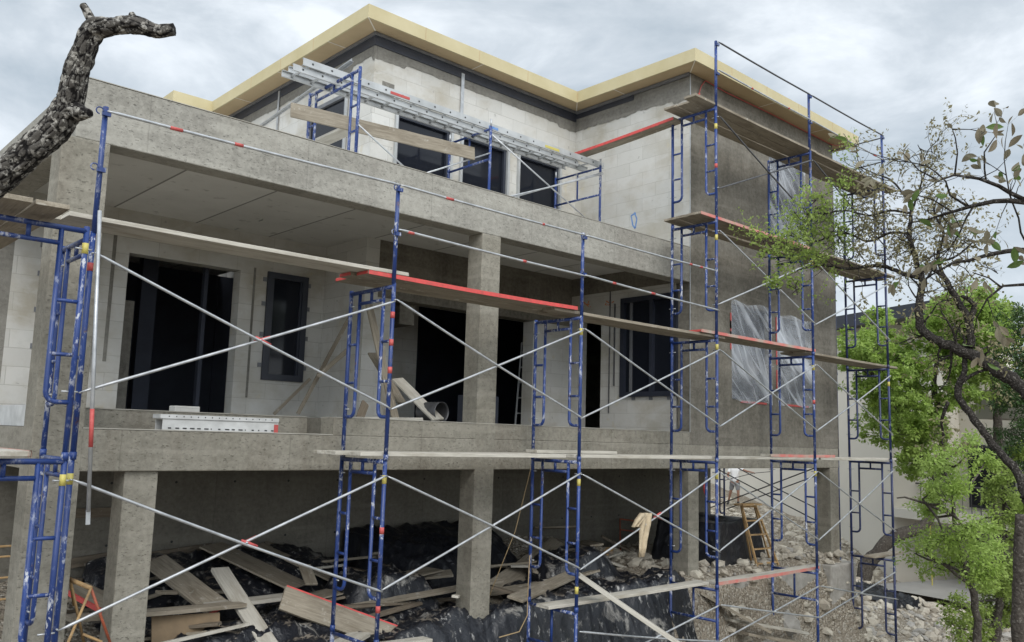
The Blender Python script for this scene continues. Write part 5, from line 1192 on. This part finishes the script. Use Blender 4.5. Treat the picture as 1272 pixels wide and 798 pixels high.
# trunk down to the ground, just outside the picture
gz0 = gz(13.6, 5.2)
b0 = aD(1330, 560, 9.3); b1 = aD(1275, 620, 9.3)
bx = Vector((b0.x+.6, b0.y-.5, gz(b0.x+.6, b0.y-.5)-.1)); path, ra = smooth_path([bx, bx*.4+b0*.6+Vector((.1, -.1, -.2)), b0], [.20, .14, 10.3*9.3/F], .08); tm.tube([p-OL for p in path], ra, 14, jit=.1)
path, ra = smooth_path([bx, bx*.5+b1*.5+Vector((.15, 0, 0)), b1], [.12, .08, 6.1*9.3/F], .08); tm.tube([p-OL for p in path], ra, 12, jit=.1)
tm.build('trunk', M['bark'], OAK, True); bmq.build('twigs', M['bark'], OAK, True)
fl = Foliage(); fc_ = Foliage(); bmq2 = MB()
for p, d in tips:
    w = p+OL; pr = (w-Vector()).dot(rgt)/w.dot(fwd)*F+CX
    g_ = rr.random()
    if pr < 1062:
        if noise.noise(w*1.3+Vector((5, 0, 0))) > -.12:
            for _ in range(2): fl.leaf(p+rv(rr)*.04, rv(rr)+Vector((0, 0, .3)), rv(rr), rr.uniform(.03, .055), rr.uniform(.016, .028))
    elif g_ < .75: 
        for _ in range(2): fc_.leaf(p+rv(rr)*.03, rv(rr)+Vector((0, 0, -.2)), rv(rr), rr.uniform(.03, .07), rr.uniform(.015, .034))
for (cx, cy, cr) in ((948, 292, .22), (968, 300, .26), (990, 268, .28), (1004, 292, .26), (1022, 262, .26), (1032, 290, .24), (1010, 318, .2), (975, 322, .2), (960, 352, .12), (1040, 232, .2), (1012, 240, .18), (1085, 262, .2), (1120, 300, .22), (1165, 262, .25), (1200, 300, .25), (1225, 330, .2), (985, 350, .14), (940, 312, .12)):
    c = aD(cx, cy, 11.3 if cx < 1060 else 10.5)-OL; gfo = fl if cx < 1060 else fc_
    for _ in range(int((1500 if cx < 1060 else 800)*cr)):
        e_ = rv(rr)*cr*(rr.random()**.5); 
        if noise.noise((c+e_)*6) > .02: gfo.leaf(c+e_, rv(rr)+Vector((0, 0, .1)), rv(rr), rr.uniform(.035, .07), rr.uniform(.02, .036))
    for _ in range(5): bt = rv(rr)*cr; twig(bmq2, c-bt*.8+Vector((.1, 0, -.05)), bt, cr*1.2, .006, 1, rr, [], .4, .03, .8, 2)
fl.build('leaves', 'leaf_mid', OAK); bmq2.build('twigs', M['bark'], OAK, True); fc_.build('catkins', 'catkin', OAK)

# --- near leafy branch of an oak standing outside the picture at the right
NB_ = empty('oak_branch', aD(1330, 320, 3.6)); tag(NB_, 'nearest branch with big drooping olive brown leaves against the sky', 'branch'); NO = aD(1330, 320, 3.6)
bmq = MB(); tips = []
near = [([(1340, 262, 3.6), (1272, 247, 3.6), (1240, 233, 3.6), (1215, 222, 3.6), (1187, 217, 3.6), (1165, 224, 3.6)], [4, 3.5, 3, 2.4, 1.8, 1]), ([(1340, 262, 3.6), (1272, 250, 3.6), (1234, 252, 3.6), (1206, 258, 3.6), (1184, 263, 3.6), (1153, 271, 3.7), (1128, 276, 3.7)], [5, 4.4, 3.6, 3, 2.3, 1.5, .8]),
        ([(1202, 257, 3.6), (1181, 242, 3.6), (1173, 226, 3.6), (1150, 205, 3.6), (1118, 200, 3.6)], [2, 1.6, 1.3, 1, .7]), ([(1187, 217, 3.6), (1188, 190, 3.6), (1184, 160, 3.6)], [1.6, 1.2, .7]), ([(1165, 224, 3.6), (1140, 212, 3.6), (1120, 190, 3.6)], [1.3, 1, .6]),
        ([(1225, 224, 3.6), (1223, 190, 3.6), (1237, 166, 3.6)], [1.6, 1.2, .7]), ([(1184, 263, 3.6), (1160, 250, 3.6), (1130, 240, 3.7)], [1.5, 1.1, .7]), ([(1206, 258, 3.6), (1190, 290, 3.6), (1170, 320, 3.7)], [1.8, 1.2, .7]), ([(1272, 300, 3.6), (1255, 240, 3.6), (1246, 200, 3.6)], [1.6, 1.2, .7])]
near_old = [([(1360, 335, 3.7), (1272, 312, 3.6), (1225, 318, 3.6), (1185, 328, 3.6), (1150, 345, 3.7)], [5, 4, 3, 2, 1.2]), ([(1360, 300, 3.7), (1272, 312, 3.6), (1245, 290, 3.5), (1215, 275, 3.5), (1180, 262, 3.5), (1150, 250, 3.6), (1122, 205, 3.6)], [5, 4, 3.2, 2.6, 2, 1.5, .8]),
        ([(1215, 275, 3.5), (1190, 245, 3.5), (1185, 200, 3.5), (1183, 165, 3.5)], [2, 1.6, 1.2, .7]), ([(1245, 290, 3.5), (1225, 250, 3.5), (1226, 200, 3.5), (1240, 170, 3.5)], [2.2, 1.8, 1.3, .7]),
        ([(1310, 210, 3.6), (1272, 205, 3.6), (1250, 215, 3.6), (1236, 190, 3.6)], [2.5, 2, 1.4, .8]), ([(1330, 360, 3.6), (1272, 352, 3.6), (1245, 357, 3.6), (1225, 372, 3.6), (1215, 395, 3.6)], [3, 2.4, 2, 1.4, .8]),
        ([(1245, 357, 3.6), (1228, 345, 3.6), (1210, 338, 3.6)], [1.6, 1.2, .8]), ([(1225, 318, 3.6), (1210, 345, 3.6), (1185, 380, 3.7)], [2, 1.5, .8]), ([(1320, 290, 3.6), (1272, 302, 3.6), (1243, 305, 3.6)], [2, 1.5, 1])]
for ps, rs in near+near_old[5:7]+near_old[:1]:
    P = [aD(*p) for p in ps]; Rr = [r*p[2]/F*.8 for r, p in zip(rs, ps)]; path, ra = smooth_path(P, Rr, .05)
    path = [p+rv(rr)*.006 for p in path]; bmq.tube([p-NO for p in path], ra, 8)
    for i in range(3, len(path)):
        if rr.random() < .8:
            dd = (path[i]-path[i-1]).normalized(); twig(bmq, path[i]-NO, (dd*.7+rv(rr)).normalized(), rr.uniform(.07, .2), .0026, 1, rr, tips, .35, .02, .8, 2)
    tips.append((path[-1]-NO, dd))
bmq.build('stem', M['bark'], NB_, True)
fl = Foliage(); fg = Foliage()
def bigleaf(fo, p, d, L):
    w = L*.42; up = (rv(rr)+Vector((0, 0, .6))); d = d.normalized(); sd = d.cross(up).normalized(); nn = sd.cross(d); n0 = len(fo.v); prof = (0, .55, .95, 1.0, .7, .0)
    for i, s_ in enumerate(prof):
        u = i/5; c = p+d*L*u-nn*L*.25*u*u
        fo.v += [tuple(c+sd*w*.5*s_+nn*w*.12*s_), tuple(c), tuple(c-sd*w*.5*s_+nn*w*.12*s_)]
    for i in range(5):
        a = n0+i*3; fo.f += [(a, a+1, a+4, a+3), (a+1, a+2, a+5, a+4)]
for p, d in tips:
    if rr.random() < .9: bigleaf(fl if rr.random() < .8 else fg, p, (d+rv(rr)*.9+Vector((0, 0, -.15))), rr.uniform(.038, .07))
fl.build('leaves', 'leaf_oak', NB_); fg.build('green_leaves', 'leaf_oakgreen', NB_)

# --- leafy trees built from leaf clumps on limbs
def crown_tree(root_xyz, label, cat, clumps, trunkpaths, lmat, leaf=(.10, .06), dens=1.0, group=None, barkm='bark_far', name='tree', flat=.85, seed=0):
    rr = random.Random(seed); root = empty(name, root_xyz); O = Vector(root_xyz); tm = MB(); fo = Foliage()
    for ps, rs in trunkpaths:
        path, ra = smooth_path([Vector(p) for p in ps], rs, .12); tm.tube([p-O+rv(rr)*.02 for p in path], ra, 9, jit=.1)
    tr_pts = [Vector(p) for ps, _ in trunkpaths for p in smooth_path([Vector(q) for q in ps], [1]*len(ps), .3)[0]]
    for c, rad in clumps:
        c = Vector(c); near_ = min(tr_pts, key=lambda q: (q-c).length)
        mid = (near_+c)/2+Vector((0, 0, -.1*rad))+rv(rr)*.1; path, ra = smooth_path([near_, mid, c], [.022+.012*rad, .018, .008], .15); tm.tube([p-O for p in path], ra, 5, cap=False)
        nsub = int(16*dens*max(1, rad**1.5))
        for _ in range(nsub):
            d = rv(rr); rad_ = rad*(rr.random()**.45); sc = c+Vector((d.x, d.y, d.z*flat))*rad_
            sz = rr.uniform(.12, .26)*min(1.2, max(.6, rad))
            if rr.random() < .35: tm.tube([c-O+(sc-c)*.2, sc-O], [.008, .004], 3, cap=False)
            nl = int(34*dens)
            for _ in range(nl):
                e = rv(rr)*sz*(rr.random()**.4); e.z *= .7
                ld_ = (e+Vector((0, 0, -.25*sz))+rv(rr)*sz*.6); fo.leaf(sc-O+e, ld_, Vector((0, 0, 1))+rv(rr)*.7, leaf[0]*rr.uniform(.6, 1.25), leaf[1]*rr.uniform(.6, 1.2))
    tm.build('trunk', M[barkm], root, True); fo.build('crown', lmat, root); return tag(root, label, cat, group)
def cl(lst, d, r0): return [(tuple(aD(x, y, dd if dd else d)), r) for x, y, r, dd in lst]
rr = random.Random(5)
def fill(poly, n, d, r, jd=1.2, seed=1):
    q = random.Random(seed); out = []; xs_ = [p[0] for p in poly]; ys_ = [p[1] for p in poly]
    def inside(x, y):
        c = False; j = len(poly)-1
        for i in range(len(poly)):
            (xi, yi), (xj, yj) = poly[i], poly[j]
            if (yi > y) != (yj > y) and x < (xj-xi)*(y-yi)/(yj-yi)+xi: c = not c
            j = i
        return c
    while len(out) < n:
        x, y = q.uniform(min(xs_), max(xs_)), q.uniform(min(ys_), max(ys_))
        if inside(x, y): out.append((tuple(aD(x, y, d+q.uniform(-jd, jd))), q.uniform(*r)))
    return out
d1 = 26.0
b1 = aD(1074, 712, d1)
crown_tree((b1.x, b1.y, gz(b1.x, b1.y)), 'bright green tree behind the sixth tower, its leaning trunk on the slope', 'tree',
           fill([(1048, 415), (1092, 392), (1118, 418), (1175, 372), (1235, 368), (1250, 420), (1215, 470), (1190, 520), (1165, 575), (1120, 590), (1095, 545), (1050, 520)], 84, d1, (.34, .76), 1.9, 3),
           [([b1+Vector((-.25, .1, -1.2)), aD(1074, 712, d1), aD(1088, 690, d1), aD(1110, 668, d1), aD(1150, 650, d1+.3), aD(1166, 600, d1+.5), aD(1172, 540, d1), aD(1160, 480, d1), aD(1170, 420, d1)], [.24, .22, .21, .19, .16, .13, .11, .08, .04]), ([aD(1166, 600, d1+.5), aD(1130, 540, d1), aD(1085, 470, d1)], [.14, .10, .04])],
           'leaf_bright', (.12, .078), 1.15, 'green trees beyond the rubble slope', seed=31)
d2 = 13.5
b2 = aD(1212, 810, d2)
crown_tree((b2.x, b2.y, gz(b2.x, b2.y)), 'slender light green tree in front of the balcony, leaning trunk at lower right', 'tree',
           fill([(1105, 612), (1150, 600), (1130, 565), (1175, 540), (1225, 545), (1245, 585), (1205, 600), (1180, 622), (1180, 650), (1240, 640), (1262, 700), (1235, 735), (1195, 715), (1150, 712), (1130, 690), (1165, 655), (1150, 630)], 34, d2, (.14, .32), .9, 5),
           [([aD(1212, 815, d2), aD(1214, 770, d2), aD(1208, 735, d2), aD(1200, 710, d2), aD(1190, 670, d2), aD(1180, 610, d2), aD(1172, 575, d2)], [.065, .06, .052, .042, .034, .025, .012]), ([aD(1204, 725, d2), aD(1170, 700, d2), aD(1150, 690, d2)], [.03, .022, .012]), ([aD(1185, 640, d2), aD(1150, 625, d2), aD(1115, 618, d2)], [.03, .022, .010])],
           'leaf_bright', (.06, .036), .85, 'green trees beyond the rubble slope', seed=32)
d3 = 15.5
b3 = aD(1235, 820, d3)
crown_tree((b3.x, b3.y, gz(b3.x, b3.y)), 'light green tree with forked dark trunk at the lower right edge', 'tree',
           fill([(1215, 575), (1272, 560), (1285, 640), (1280, 760), (1240, 780), (1225, 720), (1245, 660)], 26, d3, (.16, .32), .8, 6)+fill([(1180, 740), (1262, 745), (1262, 798), (1190, 790)], 6, d3, (.2, .35), .5, 8),
           [([aD(1232, 822, d3), aD(1238, 770, d3), aD(1243, 720, d3), aD(1245, 660, d3), aD(1252, 600, d3)], [.09, .08, .06, .045, .025]), ([aD(1243, 720, d3), aD(1225, 690, d3), aD(1215, 650, d3)], [.045, .032, .02])],
           'leaf_mid', (.062, .04), 1.0, 'green trees beyond the rubble slope', seed=33)
d4 = 17
b4 = aD(1300, 800, d4)
crown_tree((b4.x, b4.y, gz(b4.x, b4.y)), 'dark green cedar at the right edge behind the oak limb', 'tree',
           fill([(1262, 398), (1290, 385), (1330, 470), (1320, 560), (1276, 580), (1252, 556), (1250, 500), (1244, 450)], 26, d4, (.35, .6), 1.2, 9),
           [([aD(1310, 810, d4), aD(1305, 650, d4), aD(1295, 500, d4), aD(1290, 410, d4)], [.2, .17, .12, .05])], 'leaf_dark', (.075, .03), 1.2, None, name='cedar_tree', flat=.9, seed=34)
d5 = 26
b5 = aD(1230, 700, d5)
crown_tree((b5.x, b5.y, gz(b5.x, b5.y)), 'pale green tree top rising above the cedar in the far right background', 'tree',
           fill([(1190, 400), (1215, 372), (1262, 385), (1272, 440), (1262, 520), (1215, 500), (1235, 450)], 16, d5, (.5, .9), 1.2, 12),
           [([aD(1240, 720, d5), aD(1240, 560, d5), aD(1236, 430, d5)], [.2, .15, .05])], 'leaf_mid', (.15, .09), .8, 'green trees beyond the rubble slope', seed=35)
d6 = 11.5
p = [aD(1268, 830, d6), aD(1266, 760, d6), aD(1268, 700, d6), aD(1269, 640, d6)]
path, ra = smooth_path(p, [.10, .095, .09, .075], .08); o = MB().tube([q-p[0] for q in path], ra, 12, jit=.08).build('dead_trunk', M['bark_far'], smooth=True, loc=p[0]); tag(o, 'straight grey brown trunk at the right edge, cut off at the top', 'tree trunk')

# ------------------------------------------------------------------ sky and light
w = bpy.data.worlds.new('World'); scn.world = w; w.use_nodes = True; nt = w.node_tree; nt.nodes.clear()
out = nt.nodes.new('ShaderNodeOutputWorld'); tc = nt.nodes.new('ShaderNodeTexCoord')
sky = nt.nodes.new('ShaderNodeTexSky'); sky.sky_type = 'NISHITA'; sky.sun_disc = False; sky.sun_elevation = R(42); sky.sun_rotation = R(212)
b1_ = nt.nodes.new('ShaderNodeBackground'); b1_.inputs[1].default_value = .12; nt.links.new(sky.outputs[0], b1_.inputs[0])
mp = nt.nodes.new('ShaderNodeMapping'); nt.links.new(tc.outputs['Generated'], mp.inputs[0]); mp.inputs['Scale'].default_value = (1.6, 1.6, 3.6)
n1 = N(nt, 'ShaderNodeTexNoise', Scale=1.7, Detail=6.0, Roughness=.52, Distortion=.25); nt.links.new(mp.outputs[0], n1.inputs['Vector'])
n2 = N(nt, 'ShaderNodeTexNoise', Scale=3.6, Detail=7.0, Roughness=.6, Distortion=.4); nt.links.new(mp.outputs[0], n2.inputs['Vector'])
rmp = nt.nodes.new('ShaderNodeValToRGB'); e = rmp.color_ramp.elements
e[0].position = .40; e[0].color = (.37, .43, .48, 1); e[1].position = .62; e[1].color = (.77, .815, .855, 1)
m_ = rmp.color_ramp.elements.new(.51); m_.color = (.525, .575, .62, 1)
nt.links.new(mathn(nt, 'ADD', mathn(nt, 'MULTIPLY', n1.outputs[0], .62), mathn(nt, 'MULTIPLY', n2.outputs[0], .38)), rmp.inputs[0])
dt = N(nt, 'ShaderNodeVectorMath', operation='DOT_PRODUCT'); nt.links.new(tc.outputs['Generated'], dt.inputs[0])
az = R(212); el = R(42); SD = Vector((math.sin(az)*math.cos(el), math.cos(az)*math.cos(el), math.sin(el))); dt.inputs[1].default_value = SD
# extra sky brightness added on the sun side, behind the camera, to fill the porch
glow = nt.nodes.new('ShaderNodeMapRange'); glow.inputs[1].default_value = -.1; glow.inputs[2].default_value = 1.0; glow.inputs[3].default_value = 1.0; glow.inputs[4].default_value = 2.5; nt.links.new(dt.outputs['Value'], glow.inputs[0])
b2_ = nt.nodes.new('ShaderNodeBackground'); nt.links.new(glow.outputs[0], b2_.inputs[1]); nt.links.new(rmp.outputs[0], b2_.inputs[0])
mx_ = nt.nodes.new('ShaderNodeMixShader'); mx_.inputs[0].default_value = .9; nt.links.new(b1_.outputs[0], mx_.inputs[1]); nt.links.new(b2_.outputs[0], mx_.inputs[2]); nt.links.new(mx_.outputs[0], out.inputs[0])
sd = bpy.data.lights.new('sun', 'SUN'); sd.energy = 1.5; sd.angle = R(40); sd.color = (1, .96, .9); so = bpy.data.objects.new('sun', sd); col.objects.link(so)
so.rotation_euler = Vector((-math.sin(az)*math.cos(el), -math.cos(az)*math.cos(el), -math.sin(el))).to_track_quat('-Z', 'Y').to_euler()
scn.view_settings.view_transform = 'Standard'; scn.view_settings.look = 'None'; scn.view_settings.gamma = 1; scn.view_settings.exposure = 0.42
